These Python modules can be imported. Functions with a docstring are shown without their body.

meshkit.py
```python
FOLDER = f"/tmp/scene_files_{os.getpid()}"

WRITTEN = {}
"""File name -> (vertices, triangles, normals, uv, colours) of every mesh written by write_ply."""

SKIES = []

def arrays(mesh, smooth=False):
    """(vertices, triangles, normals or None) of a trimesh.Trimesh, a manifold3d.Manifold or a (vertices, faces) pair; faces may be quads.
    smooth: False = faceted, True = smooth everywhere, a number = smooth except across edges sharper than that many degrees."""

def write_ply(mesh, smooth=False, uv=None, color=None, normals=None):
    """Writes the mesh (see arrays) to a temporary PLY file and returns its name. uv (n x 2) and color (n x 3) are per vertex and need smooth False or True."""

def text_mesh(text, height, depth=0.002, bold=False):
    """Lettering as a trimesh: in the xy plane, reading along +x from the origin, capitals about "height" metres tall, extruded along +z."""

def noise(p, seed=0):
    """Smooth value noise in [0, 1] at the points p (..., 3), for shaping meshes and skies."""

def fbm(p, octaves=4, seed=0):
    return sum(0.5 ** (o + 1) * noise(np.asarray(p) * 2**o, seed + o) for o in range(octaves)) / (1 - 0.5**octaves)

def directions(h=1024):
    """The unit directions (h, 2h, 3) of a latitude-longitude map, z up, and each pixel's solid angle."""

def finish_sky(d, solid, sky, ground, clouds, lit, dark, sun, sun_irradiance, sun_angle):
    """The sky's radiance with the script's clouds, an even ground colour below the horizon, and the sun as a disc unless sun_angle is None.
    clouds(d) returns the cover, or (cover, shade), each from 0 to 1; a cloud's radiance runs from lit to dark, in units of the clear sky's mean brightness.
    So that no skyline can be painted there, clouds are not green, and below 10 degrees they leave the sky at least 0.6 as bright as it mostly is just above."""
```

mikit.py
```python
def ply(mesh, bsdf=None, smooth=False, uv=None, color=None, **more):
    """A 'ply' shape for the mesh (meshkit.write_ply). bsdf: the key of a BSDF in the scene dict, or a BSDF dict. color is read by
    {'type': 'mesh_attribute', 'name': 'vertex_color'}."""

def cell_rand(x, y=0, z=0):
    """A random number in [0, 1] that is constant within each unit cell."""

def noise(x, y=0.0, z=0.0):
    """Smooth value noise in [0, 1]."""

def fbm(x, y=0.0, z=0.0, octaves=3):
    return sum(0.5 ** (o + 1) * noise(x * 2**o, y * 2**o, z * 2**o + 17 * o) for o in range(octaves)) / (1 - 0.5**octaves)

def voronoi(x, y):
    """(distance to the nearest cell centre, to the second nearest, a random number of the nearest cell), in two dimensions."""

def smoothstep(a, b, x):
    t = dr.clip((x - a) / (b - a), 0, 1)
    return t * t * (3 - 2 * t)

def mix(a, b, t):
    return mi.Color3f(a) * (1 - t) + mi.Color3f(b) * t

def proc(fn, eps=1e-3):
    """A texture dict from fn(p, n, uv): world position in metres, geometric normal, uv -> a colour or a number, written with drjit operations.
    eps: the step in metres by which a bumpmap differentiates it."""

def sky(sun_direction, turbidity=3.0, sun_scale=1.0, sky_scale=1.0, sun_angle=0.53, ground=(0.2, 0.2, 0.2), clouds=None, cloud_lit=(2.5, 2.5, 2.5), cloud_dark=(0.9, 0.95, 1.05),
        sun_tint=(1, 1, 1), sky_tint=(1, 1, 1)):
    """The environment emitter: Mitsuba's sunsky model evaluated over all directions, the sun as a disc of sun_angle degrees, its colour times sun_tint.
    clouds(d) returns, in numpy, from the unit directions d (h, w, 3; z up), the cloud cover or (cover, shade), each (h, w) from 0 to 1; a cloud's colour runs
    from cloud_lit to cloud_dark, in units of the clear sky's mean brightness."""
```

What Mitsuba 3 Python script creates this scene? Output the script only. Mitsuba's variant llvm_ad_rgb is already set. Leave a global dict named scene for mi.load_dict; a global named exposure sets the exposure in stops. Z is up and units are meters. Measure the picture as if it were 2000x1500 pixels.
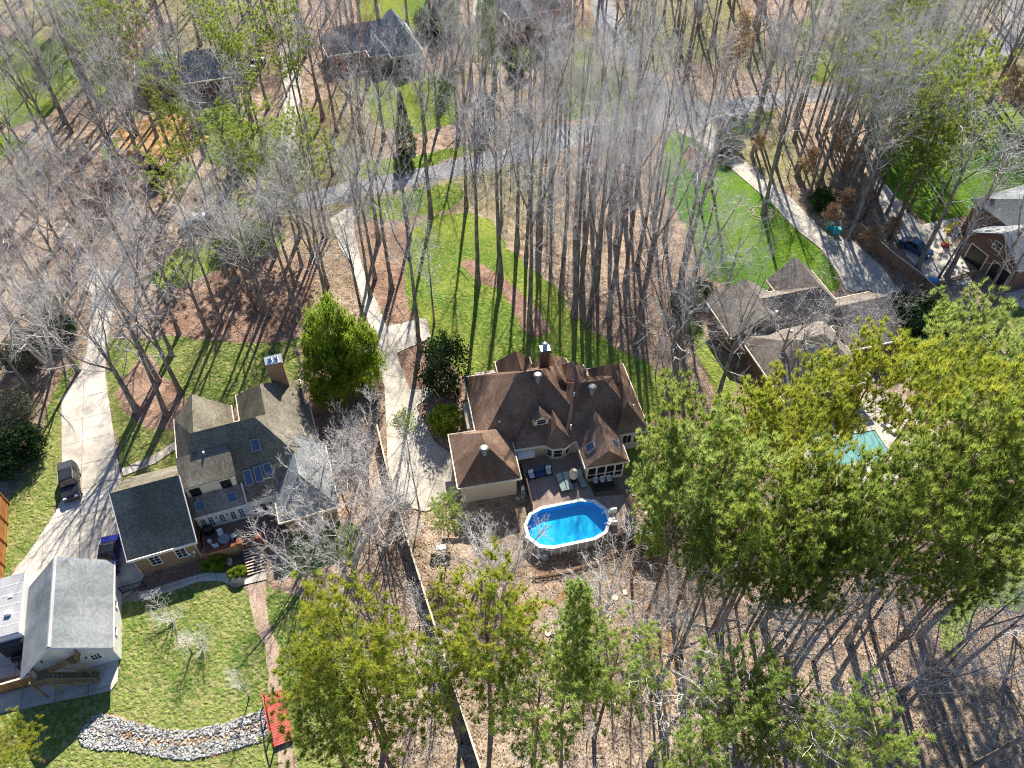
import math
import numpy as np
import trimesh
import shapely
import shapely.affinity
import drjit as dr
import mitsuba as mi
import manifold3d as m3
import mikit
import meshkit
from mikit import noise, fbm, voronoi, cell_rand, smoothstep, mix
from shapely.geometry import Polygon, LineString, Point, box as sbox
from shapely.ops import unary_union

T = mi.ScalarTransform4f
scene, labels = {}, {}

# ------------------------------------------------------------------ camera, sun and sky, exposure
PITCH = math.radians(48)
scene['camera'] = {'type': 'perspective', 'fov': 67.38, 'fov_axis': 'x', 'near_clip': 1.0, 'far_clip': 4000.0,
                   'to_world': T().look_at(origin=[0, 0, 65], target=[0, math.cos(PITCH), 65 - math.sin(PITCH)], up=[0, 0, 1])}
SUN_EL, SUN_AZ = math.radians(38), math.radians(3)
scene['daylight'] = mikit.sky((math.sin(SUN_AZ) * math.cos(SUN_EL), math.cos(SUN_AZ) * math.cos(SUN_EL), math.sin(SUN_EL)), turbidity=3, sky_scale=0.44, sun_tint=(.90, 1.0, 1.17), sky_tint=(.86, .97, 1.15))
exposure = 3.05

# ------------------------------------------------------------------ surveyed ground plan, metres (x right, y away, z up)
GROUND = {'lawn_front': [(-14.17,86.65),(-14.21,79.46),(-13.64,73.38),(-11.55,67.77),(-9.07,63.41),(-5.57,59.32),(-2.32,57.75),(0.59,59.32),(6.96,57.75),(10.94,50.43),(11.91,43.89),(13.21,40.88),(14.33,38.58),(15.37,42.67),(14.71,47.73),(14.82,52.68),(17.83,54.72),(18.36,58.45),(14.71,62.4),(11.98,64.77),(9.36,67.77),(7.35,71.08),(6.4,74.16),(3.02,78.42),(-0.98,84.82),(-2.89,89.6),(-7.3,91.43),(-10.91,90.82)],
'lawn_street_a': [(-20.74,93.86),(-14.53,97.02),(-8.57,99.36),(-6.31,96.11),(-9.23,92.11),(-11.74,91.24),(-16.41,89.54),(-20.05,90.39)],
'lawn_street_b': [(-22.65,104.72),(-15.6,106.24),(-6.25,109.9),(-4.51,108.31),(-13.67,102.98),(-19.42,100.55),(-22.7,98.88)],
'lawn_blue_house': [(-26.03,128.71),(-18.43,131.34),(-14.17,134.04),(-9.66,127.42),(-9.4,115.96),(-15.03,112.88),(-19.5,114.26),(-22.33,115.96)],
'lawn_behind': [(-33.8,172.23),(-17.99,172.23),(-15.73,150.95),(-18.64,150.04),(-21.12,153.26),(-25.78,154.43),(-30.17,153.26)],
'lawn_big': [(24.74,112.68),(27.35,113.63),(29.41,110.97),(32.14,105.73),(34.99,99.42),(37.68,93.42),(39.43,87.94),(41.46,83.47),(42.61,78.94),(42.2,75.15),(38.96,73.38),(36.49,73.87),(34.32,74.36),(31.39,72.9),(29.62,75.35),(25.93,76.87),(24.66,80.53),(24.71,86.08),(23.59,92.05),(22.49,95.85),(22.45,102.59)],
'lawn_right_strip': [(21.61,72.41),(22.81,71.41),(23.35,65.38),(24.79,61.54),(25.39,59.28),(24.97,56.02),(22.91,56.82),(22.0,62.4),(21.05,67.23)],
'lawn_far_right': [(58.2,107.27),(62.75,109.9),(67.81,112.05),(74.44,114.26),(86.87,115.96),(77.91,96.56),(70.3,94.75),(69.3,92.98),(62.72,89.97),(57.96,88.71),(56.7,93.86),(55.25,99.83)],
'lawn_right_low': [(61.55,73.43),(65.7,71.08),(61.08,60.11),(59.11,61.25),(58.4,64.47),(57.19,67.23),(56.42,69.13)],
'lawn_right_bottom': [(48.52,41.71),(55.19,42.37),(49.94,31.46),(41.75,31.22),(37.96,26.53),(37.52,29.76),(40.05,32.21)],
'lawn_kerb_right': [(34.94,116.53),(40.84,120.53),(44.21,119.52),(40.92,115.39),(36.16,112.05)],
'lawn_top_right': [(53.58,151.06),(60.88,158.94),(61.75,156.81),(58.18,148.68),(52.4,143.33)],
'lawn_top_right_b': [(61.99,167.39),(64.98,167.39),(64.06,161.98),(61.18,160.06)],
'lawn_top_centre': [(11.15,136.01),(16.8,137.01),(18.68,132.11),(16.32,125.61),(12.3,124.72)],
'lawn_left_a': [(-96.08,146.46),(-90.19,147.57),(-82.47,136.01),(-80.43,129.27),(-80.6,122.08),(-85.2,124.72)],
'lawn_left_b': [(-86.46,110.66),(-80.96,113.0),(-76.04,109.14),(-78.13,104.72),(-82.65,102.59)],
'lawn_left_c': [(-73.35,128.34),(-69.07,130.21),(-66.46,123.83),(-69.02,121.22)],
'lawn_left_d': [(-53.35,119.18),(-49.36,123.3),(-44.67,120.36),(-44.54,116.2),(-49.99,114.58)],
'lawn_left_e': [(-65.25,108.39),(-63.07,111.43),(-61.41,105.44),(-62.88,104.0)],
'lawn_left_street': [(-44.37,89.54),(-40.37,93.86),(-36.12,97.02),(-35.37,94.75),(-39.73,91.24),(-42.89,88.71)],
'lawn_left_f': [(-51.07,102.59),(-49.44,104.29),(-47.42,99.83),(-49.26,98.21)],
'lawn_left_front': [(-48.7,66.3),(-44.19,65.38),(-41.02,66.3),(-37.87,65.84),(-29.94,65.08),(-26.04,65.99),(-23.61,57.36),(-23.87,53.44),(-28.66,57.36),(-30.73,54.2),(-35.9,55.76),(-34.62,46.26),(-39.55,44.7),(-41.77,49.03),(-44.06,53.95),(-46.94,60.11)],
'lawn_left_upper': [(-47.54,77.28),(-44.96,82.87),(-38.56,86.42),(-31.29,87.24),(-31.4,82.87),(-37.91,79.83),(-42.72,75.15),(-45.27,74.46)],
'lawn_left_drive': [(-51.37,42.97),(-50.33,43.89),(-50.08,48.53),(-51.8,56.98),(-51.21,62.4),(-50.36,61.58),(-50.38,56.29),(-45.1,42.97),(-45.14,40.88),(-45.86,37.19),(-46.38,34.77),(-46.57,32.21),(-47.75,30.73),(-51.08,35.83)],
'lawn_back': [(-35.56,31.61),(-33.96,32.11),(-32.91,32.31),(-30.53,33.12),(-29.13,33.99),(-27.46,33.94),(-24.55,33.63),(-23.75,32.21),(-22.37,28.91),(-21.27,27.34),(-20.59,24.99),(-20.01,22.25),(-18.07,19.85),(-16.99,14.36),(-44.4,14.36),(-48.13,21.64),(-42.04,22.04),(-33.64,24.13),(-33.54,26.08)],
'lawn_back_right': [(-22.82,33.73),(-20.64,32.96),(-17.61,31.71),(-13.77,30.73),(-12.11,24.77),(-11.96,17.21),(-16.09,15.76),(-17.57,19.85),(-18.45,22.25),(-20.07,25.64),(-20.18,27.43),(-21.38,29.76),(-22.25,31.71)],
'grass_by_house': [(-21.37,40.27),(-18.66,40.88),(-15.17,39.86),(-14.69,36.34),(-19.31,34.67),(-21.6,34.48)],
'lawn_left_g': [(-94.69,140.07),(-90.33,143.22),(-86.6,150.95),(-79.19,144.29),(-76.04,128.34),(-77.14,117.84),(-81.65,114.58),(-88.16,117.84)],
'lawn_left_h': [(-51.66,114.58),(-44.73,117.02),(-38.33,114.58),(-35.15,106.9),(-40.22,101.2),(-47.16,104.0)],
'lawn_centre_far': [(7.57,140.07),(14.41,143.22),(17.65,136.01),(21.08,124.72),(15.33,118.68),(9.28,117.02),(7.53,126.51)],
'lawn_right_far': [(53.02,140.07),(63.4,146.46),(66.28,140.07),(62.88,132.11),(54.17,130.21),(50.14,134.04)],
'lawn_right_mid': [(67.0,120.36),(78.7,123.83),(91.05,120.36),(86.83,111.43),(68.76,109.14),(63.61,113.0)],
'drive_main': [(-25.66,89.85),(-22.88,93.29),(-21.82,86.65),(-19.96,79.99),(-18.3,75.35),(-16.66,71.46),(-15.31,67.86),(-10.62,69.5),(-9.74,65.99),(-13.66,63.33),(-11.57,57.51),(-9.0,57.98),(-8.87,56.98),(-10.67,55.09),(-9.15,52.18),(-8.18,50.09),(-5.35,47.73),(-5.14,42.97),(-8.62,41.47),(-11.5,42.37),(-12.96,47.4),(-13.59,52.18),(-14.48,58.14),(-16.46,62.99),(-17.37,67.86),(-18.84,72.41),(-21.11,79.46),(-23.52,83.81)],
'drive_left': [(-54.94,78.94),(-50.85,78.0),(-50.06,72.41),(-48.57,65.99),(-46.92,60.11),(-44.07,53.98),(-41.81,49.06),(-39.88,45.14),(-39.77,43.89),(-33.9,36.37),(-34.31,33.47),(-35.39,32.21),(-41.71,31.71),(-46.53,34.25),(-45.86,37.19),(-45.14,40.88),(-45.1,42.97),(-50.38,56.29),(-49.84,59.87),(-50.17,62.99),(-51.31,67.23),(-52.42,71.46),(-55.21,76.56)],
'drive_right': [(26.36,113.63),(32.66,116.53),(33.01,110.51),(35.48,105.73),(38.06,99.83),(40.6,94.82),(42.05,90.33),(44.16,84.94),(46.36,85.28),(48.71,79.46),(49.3,75.55),(50.7,72.41),(49.95,67.77),(51.42,63.41),(49.85,57.75),(45.21,57.75),(46.65,66.87),(48.02,73.09),(43.69,73.77),(42.64,74.86),(42.61,78.0),(41.79,82.92),(39.37,87.7),(37.62,93.17),(34.93,99.15),(32.09,105.44),(29.36,110.66)],
'drive_far_right': [(54.58,102.59),(55.16,100.51),(56.1,93.29),(57.1,88.41),(63.03,90.21),(62.82,87.47),(60.42,84.94),(60.21,79.46),(59.24,75.35),(54.01,76.36),(52.83,81.61),(52.3,88.41)],
'drive_top': [(-7.95,165.56),(-3.39,165.56),(-3.22,153.26),(-3.71,146.46),(-6.86,147.57),(-7.93,155.61)],
'street': [(-77.8,79.46),(-54.89,81.61),(-47.66,84.94),(-43.8,87.47),(-38.11,89.01),(-32.11,91.43),(-26.58,93.29),(-22.35,94.82),(-17.37,97.15),(-12.23,99.15),(-7.72,100.92),(-3.12,102.59),(0.79,104.29),(4.77,106.17),(12.18,109.9),(18.97,112.68),(25.7,113.63),(32.83,116.53),(38.42,119.18),(44.94,121.56),(54.17,123.65),(66.48,126.51),(81.11,132.11),(92.77,141.11),(104.67,155.61),(111.36,165.56),(102.35,165.56),(94.26,150.95),(83.43,138.43),(68.35,132.11),(55.56,128.71),(46.09,126.51),(36.73,123.83),(31.34,122.95),(29.25,126.51),(24.96,135.02),(21.95,146.46),(21.21,165.56),(15.91,165.56),(16.59,153.26),(18.94,140.07),(23.44,128.34),(24.27,122.08),(19.63,119.18),(12.61,116.2),(7.9,114.26),(7.3,120.36),(4.97,130.21),(3.24,129.27),(4.7,119.52),(5.11,112.68),(0.81,109.14),(-7.92,105.44),(-12.53,103.29),(-22.98,99.56),(-32.86,95.2),(-38.98,92.67),(-44.72,90.82),(-48.72,88.41),(-56.07,84.94),(-79.46,82.7)],
'driveway_top_left': [(-43.94,144.29),(-41.17,147.57),(-36.34,126.51),(-35.11,113.0),(-30.82,100.51),(-32.36,98.48),(-37.02,111.43),(-39.44,126.51)],
'tan_yard': [(-65.13,114.26),(-54.75,119.73),(-48.68,111.51),(-51.44,105.23),(-56.08,106.76),(-60.27,106.76)],
'mulch_island': [(-6.92,79.89),(-6.15,80.96),(-4.78,80.74),(-0.93,76.97),(1.11,74.46),(3.32,70.8),(4.8,67.59),(3.7,65.99),(1.92,66.34),(0.44,69.77),(-1.64,74.86),(-4.64,76.36)],
'mulch_drive': [(-21.71,88.41),(-15.88,89.6),(-14.03,86.65),(-14.07,79.46),(-13.64,73.38),(-11.85,69.13),(-15.25,68.49),(-16.83,72.9),(-19.08,79.46)],
'mulch_house': [(-13.41,63.24),(-10.4,64.95),(-9.38,63.41),(-5.57,59.32),(-5.29,52.54),(-6.6,51.12),(-8.25,51.12),(-9.51,53.26),(-10.5,55.09),(-8.76,56.98),(-8.94,57.98),(-11.48,57.75)],
'mulch_left_ring': [(-42.67,63.28),(-40.43,60.11),(-37.16,57.36),(-36.1,55.76),(-36.69,51.69),(-39.09,51.93),(-42.57,54.2),(-44.66,56.82),(-44.33,60.68),(-43.51,63.28)],
'mulch_left_upper': [(-44.23,71.08),(-41.84,74.46),(-38.05,79.46),(-31.49,82.1),(-25.63,80.21),(-25.53,69.13),(-26.04,65.99),(-29.96,65.14),(-37.88,65.9),(-41.07,66.45),(-43.23,67.86)],
'mulch_ring_right': [(27.0,106.9),(28.47,109.14),(29.97,108.39),(30.86,104.29),(30.05,100.51),(28.01,99.83),(26.66,102.59)],
'mulch_pool': [(1.5,39.72),(2.19,36.91),(2.89,35.83),(6.28,36.1),(9.83,38.02),(12.66,39.15),(11.47,37.19),(7.17,35.03),(2.85,34.25),(1.91,35.03),(1.23,38.02)],
'clay_swale': [(-32.18,20.77),(-29.81,20.64),(-26.74,20.02),(-23.29,20.64),(-20.18,21.69),(-19.79,21.19),(-22.47,20.22),(-25.86,19.47),(-28.79,19.68),(-31.85,20.22)],
'swale': [(-33.68,22.11),(-30.79,21.4),(-28.45,20.91),(-26.22,20.73),(-23.47,21.33),(-21.44,22.04),(-20.07,22.54),(-19.12,20.09),(-20.9,19.68),(-23.56,18.87),(-25.59,18.51),(-27.78,18.71),(-30.8,19.27),(-33.36,19.24),(-34.53,19.68),(-35.01,20.5),(-34.52,21.62)],
'gravel_path': [(-24.31,33.58),(-22.76,34.03),(-22.25,31.46),(-21.6,29.76),(-20.19,27.64),(-20.06,25.75),(-19.48,23.71),(-20.31,23.64),(-21.07,26.53),(-21.6,28.12),(-22.88,29.76),(-23.58,31.46)],
'gravel_path_low': [(-18.82,19.88),(-17.88,20.02),(-16.91,17.17),(-18.1,17.17)],
'walk_back': [(-34.15,32.86),(-33.23,33.07),(-30.8,34.03),(-28.52,34.81),(-26.67,34.76),(-24.68,34.12),(-23.05,35.03),(-22.69,34.12),(-24.57,33.61),(-25.89,33.61),(-27.15,34.03),(-29.11,33.9),(-30.56,33.22),(-32.92,32.33),(-33.92,32.16)],
'walk_left': [(-40.41,46.68),(-37.65,48.39),(-35.79,50.29),(-35.35,49.33),(-37.08,47.4),(-39.87,45.72)],
'shed_patio': [(-35.29,25.98),(-33.86,26.61),(-33.26,24.68),(-33.59,23.91),(-42.07,22.11),(-44.08,21.69),(-44.72,23.05),(-40.06,24.38)],
'trailer_pad': [(-45.5,29.1),(-42.97,29.1),(-41.68,26.06),(-41.63,25.21),(-43.58,24.83)],
'bed_garage': [(-34.7,34.3),(-33.76,34.48),(-29.27,36.34),(-25.98,37.49),(-24.73,34.3),(-26.68,34.81),(-28.54,34.89),(-30.82,34.12),(-33.26,33.15),(-34.17,32.93)],
'patio_right': [(62.22,73.87),(71.81,76.87),(67.0,66.87),(63.87,70.99)],
'pool_deck_right': [(30.63,50.43),(39.76,56.98),(43.53,56.21),(46.23,49.74),(42.21,46.1),(33.75,44.2),(30.08,46.1)],
'creek_bed': [(0.0,31.46),(2.44,32.16),(6.94,33.58),(8.31,34.3),(10.75,35.4),(10.71,35.03),(8.27,33.76),(6.9,33.04),(2.42,30.95),(0.0,30.6)],
'clay_a': [(11.83,27.89),(14.94,29.29),(14.92,24.77),(12.48,21.03),(11.28,24.34)]}
FILL = {'top': ([(-114.93,170.87),(114.93,170.87),(102.36,144.29),(86.06,142.16),(44.93,129.27),(25.47,124.72),(0.0,113.0),(-23.58,104.0),(-33.11,96.5),(-49.09,92.05),(-62.88,104.0),(-82.65,102.59)], 47, (17, 24)),
'central': ([(-1.79,88.41),(0.0,99.83),(23.36,108.39),(21.81,90.82),(23.02,77.38),(20.74,62.57),(16.51,55.46),(13.17,65.12),(8.48,68.67),(7.9,75.35),(3.43,81.61)], 31, (21, 29)),
'understory': ([(-1.79,88.41),(0.0,99.83),(23.36,108.39),(21.81,90.82),(23.02,77.38),(20.74,62.57),(16.51,55.46),(13.17,65.12),(8.48,68.67),(7.9,75.35),(3.43,81.61)], 20, (4, 10)),
'understory_right': ([(33.97,109.14),(42.57,118.68),(60.94,122.95),(80.88,129.27),(93.11,124.72),(87.57,113.0),(70.22,113.0),(56.59,104.0),(49.8,89.6),(45.08,90.82),(38.03,105.44)], 45, (4, 9)),
'left': ([(-81.66,100.51),(-48.01,86.08),(-52.09,79.46),(-55.0,76.36),(-51.1,62.57),(-50.95,54.72),(-51.35,47.73),(-59.91,47.73)], 27, (14, 20)),
'left_mid': ([(-50.74,79.46),(-25.79,88.41),(-18.97,69.59),(-27.47,67.77),(-43.57,71.46)], 42, (15, 20)),
'right': ([(33.97,109.14),(42.57,118.68),(60.94,122.95),(80.88,129.27),(93.11,124.72),(87.57,113.0),(70.22,113.0),(56.59,104.0),(49.8,89.6),(45.08,90.82),(38.03,105.44)], 20, (18, 25)),
'low_right': ([(13.45,28.35),(22.95,30.73),(43.46,29.29),(47.34,26.08),(42.37,15.76),(9.81,15.76)], 50, (19, 23)),
'understory_low': ([(0.0,31.71),(11.76,33.22),(23.17,31.71),(43.46,29.29),(47.34,26.08),(42.37,15.76),(0.0,15.76)], 34, (2, 6)),
'fence_line': ([(-13.2,43.89),(-11.78,42.67),(-6.73,28.35),(-4.05,18.7),(-6.49,18.7),(-9.64,30.73)], 16, (7, 12))}
BARE_TREES = [(-11.52,90.21,26,'s'),(-6.55,92.67,26,'s'),(-4.42,75.86,27,'s'),(-1.53,76.56,26,'s'),(2.23,66.87,28,'s'),(0.7,83.81,26,'s'),(1.92,81.61,25,'s'),(7.66,69.77,27,'s'),(9.4,68.22,26,'s'),(12.06,70.05,28,'s'),(14.72,64.77,27,'s'),(8.83,74.36,25,'s'),(10.86,75.35,26,'s'),(6.06,73.87,20,'y'),(5.04,78.42,18,'y'),(-9.54,68.49,15,'y'),(-10.89,64.17,24,'s'),(-17.92,73.38,20,'s'),(-17.75,76.87,21,'s'),(-15.41,74.86,22,'s'),(-17.68,66.87,17,'s'),(16.45,52.82,25,'b'),(17.97,57.75,22,'s'),(-41.31,54.5,20,'b'),(-37.99,53.98,22,'b'),(-37.32,57.13,21,'b'),(-40.32,59.0,20,'s'),(-36.52,66.34,18,'b'),(-35.52,68.49,18,'s'),(-34.51,72.41,18,'s'),(-30.86,70.15,17,'b'),(-31.81,70.43,17,'s'),(-30.08,69.77,17,'s'),(-50.05,60.44,15,'b'),(-40.04,62.99,19,'s'),(-40.25,66.61,18,'s'),(-27.74,79.46,18,'s'),(-26.76,81.61,18,'s'),(-23.69,75.35,17,'s'),(35.68,91.06,24,'s'),(29.79,100.37,22,'s'),(27.4,100.37,22,'s'),(37.27,106.32,22,'s'),(46.08,85.05,23,'s'),(45.2,97.55,22,'s'),(54.49,89.6,22,'s'),(53.15,90.82,18,'s'),(52.83,78.1,25,'s'),(55.22,76.77,19,'y'),(56.5,77.18,24,'s'),(56.06,68.22,22,'s'),(56.39,66.87,22,'s'),(57.94,65.99,22,'s'),(58.87,63.58,20,'s'),(59.51,62.57,19,'s'),(22.62,55.24,21,'b'),(29.56,58.76,16,'b'),(31.97,59.32,13,'b'),(35.3,59.71,12,'b'),(38.6,60.92,12,'b'),(42.34,63.41,11,'b'),(26.13,60.92,12,'b'),(27.64,75.35,13,'b'),(-1.55,33.42,11,'w'),(-0.71,33.22,10,'w'),(8.08,30.1,12,'w'),(12.19,24.38,18,'b'),(11.21,28.35,11,'w'),(-14.86,35.3,12,'w'),(-18.25,41.47,11,'w'),(-13.94,41.47,11,'w'),(-12.04,38.02,10,'w'),(-18.99,34.25,10,'w'),(-15.79,45.78,10,'b'),(-9.13,41.47,11,'y'),(-10.52,45.78,9,'y'),(-22.08,40.3,7,'w'),(-18.68,38.02,10,'w'),(-17.8,45.14,10,'w'),(-14.98,47.73,9,'w'),(-11.1,40.88,9,'w'),(-2.86,34.77,10,'w'),(-36.23,81.06,17,'b'),(-57.55,99.83,18,'b'),(-54.7,100.51,18,'b'),(-60.03,102.59,17,'b'),(-73.88,104.0,16,'b'),(-77.07,114.58,17,'s'),(-83.01,124.72,16,'s'),(-75.45,104.0,16,'s'),(-66.76,89.6,14,'w'),(-69.49,88.41,13,'w'),(-57.61,87.24,13,'b'),(-61.24,83.81,13,'b'),(-50.9,90.82,10,'m'),(-57.31,88.41,9,'m'),(-56.1,93.29,8,'m'),(-30.7,130.21,13,'m'),(-23.39,102.59,12,'m'),(-27.07,101.2,12,'m'),(-26.05,116.2,12,'m'),(-38.65,124.72,12,'m'),(8.28,134.04,11,'m'),(-21.88,23.41,6,'y'),(32.62,23.79,21,'s'),(29.94,20.64,18,'s'),(27.18,24.68,19,'s'),(28.79,24.13,17,'s'),(23.68,25.2,18,'s'),(21.84,23.79,18,'s'),(23.23,18.7,17,'s'),(36.19,17.95,22,'s'),(41.52,24.77,8,'w'),(44.16,28.82,8,'w'),(77.39,122.08,22,'s'),(80.84,126.51,22,'s'),(82.57,124.72,22,'s'),(79.45,120.36,22,'s'),(85.88,128.34,22,'s'),(-18.22,84.94,24,'s'),(-14.02,84.94,23,'s')]
PINES = [(-10.15,20.09,17,4.338461538461539,'y'),(-9.44,17.8,13,3.9,'p'),(-12.83,17.81,12,3.1614035087719294,'p'),(-1.67,21.45,17,3.969230769230769,'y'),(1.63,17.75,15,3.888888888888889,'l'),(4.1,22.45,10,2.6,'t'),(6.58,20.06,15,3.1481481481481484,'l'),(13.94,17.39,16,3.062037735849057,'l'),(15.99,16.18,15,2.725925925925926,'p'),(10.65,13.81,16,2.2114716981132077,'l'),(19.54,14.09,17,3.0572307692307694,'l'),(-36.76,18.32,5,2.0,'y'),(-4.15,19.82,13,2.9714285714285715,'p'),(28.47,41.42,19,3.580923076923077,'y'),(24.56,39.56,18,2.937056603773585,'y'),(19.46,36.18,19,3.4181538461538463,'y'),(13.25,34.25,19,3.4181538461538463,'p'),(14.34,30.39,20,3.896470588235294,'l'),(11.92,30.19,17,3.1075555555555554,'l'),(16.08,26.71,20,3.7341176470588233,'p'),(20.17,31.47,20,2.2729411764705882,'y'),(21.06,28.93,19,3.4181538461538463,'p'),(37.18,45.85,18,3.7529056603773587,'l'),(32.02,34.76,22,4.198204081632653,'y'),(32.52,40.05,19,2.2787692307692304,'y'),(29.65,28.63,22,4.359673469387755,'p'),(23.65,26.89,21,3.4003200000000002,'p'),(34.98,31.69,20,3.2470588235294118,'p'),(22.61,26.91,19,3.2553846153846155,'l'),(25.87,26.32,20,3.4094117647058826,'p'),(32.32,27.1,20,3.4094117647058826,'p'),(14.6,27.42,16,2.9506909090909095,'l'),(18.32,25.68,17,3.1075555555555554,'p'),(31.0,31.52,18,2.2843773584905662,'y'),(17.58,36.23,17,2.7804444444444445,'y'),(41.09,42.64,17,2.6168888888888895,'l'),(11.05,34.03,16,2.294981818181818,'l'),(29.86,24.98,19,2.929846153846154,'p'),(19.91,24.76,18,2.447547169811321,'p'),(-58.71,118.79,15,5.2,'o'),(-41.81,112.93,16,3.8,'o'),(-33.26,111.24,16,3.8,'o'),(-49.25,103.42,13,3.6,'o'),(-34.22,89.77,13,5.2,'o'),(-26.02,85.63,14,3.6,'o'),(-29.09,86.01,9,3.4,'o'),(-43.55,84.65,11,3.4,'o'),(-32.52,88.81,11,3.6,'o'),(54.87,116.42,16,7.0,'o'),(60.51,120.62,15,5.5,'o'),(49.8,97.55,17,5.4,'o'),(52.79,87.03,18,3.8,'o'),(56.4,91.48,18,3.8,'o'),(52.9,94.58,15,4.2,'o'),(53.86,88.38,12,3.6,'o'),(-3.43,127.8,7,2.2,'t'),(-4.75,130.38,8,2.2,'t'),(15.85,108.93,7,1.6,'t'),(-10.92,140.73,8,2.5,'t'),(-49.82,128.39,13,4,'o'),(-60.32,112.37,14,4,'o'),(-67.15,121.56,15,4,'o'),(-39.76,110.42,13,3.4,'o'),(50.52,113.51,15,4.4,'o'),(50.77,108.29,14,4,'o'),(61.44,104.62,15,4,'o'),(59.23,89.77,13,3.4,'o'),(51.82,85.23,11,3.2,'o'),(49.68,89.9,14,3.6,'o'),(-44.65,95.19,11,3,'o'),(-6.08,38.28,5,2.0,'l'),(-10.7,48.09,5.5,1.3,'l'),(1.7,125.28,6,2.0,'l')]
CONIFERS = [(-16.66,108.15,9,1.9),(-13.97,148.3,8,2.6),(-16.13,102.2,4,1.6),(-2.72,147.46,3,1.6)]
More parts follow.
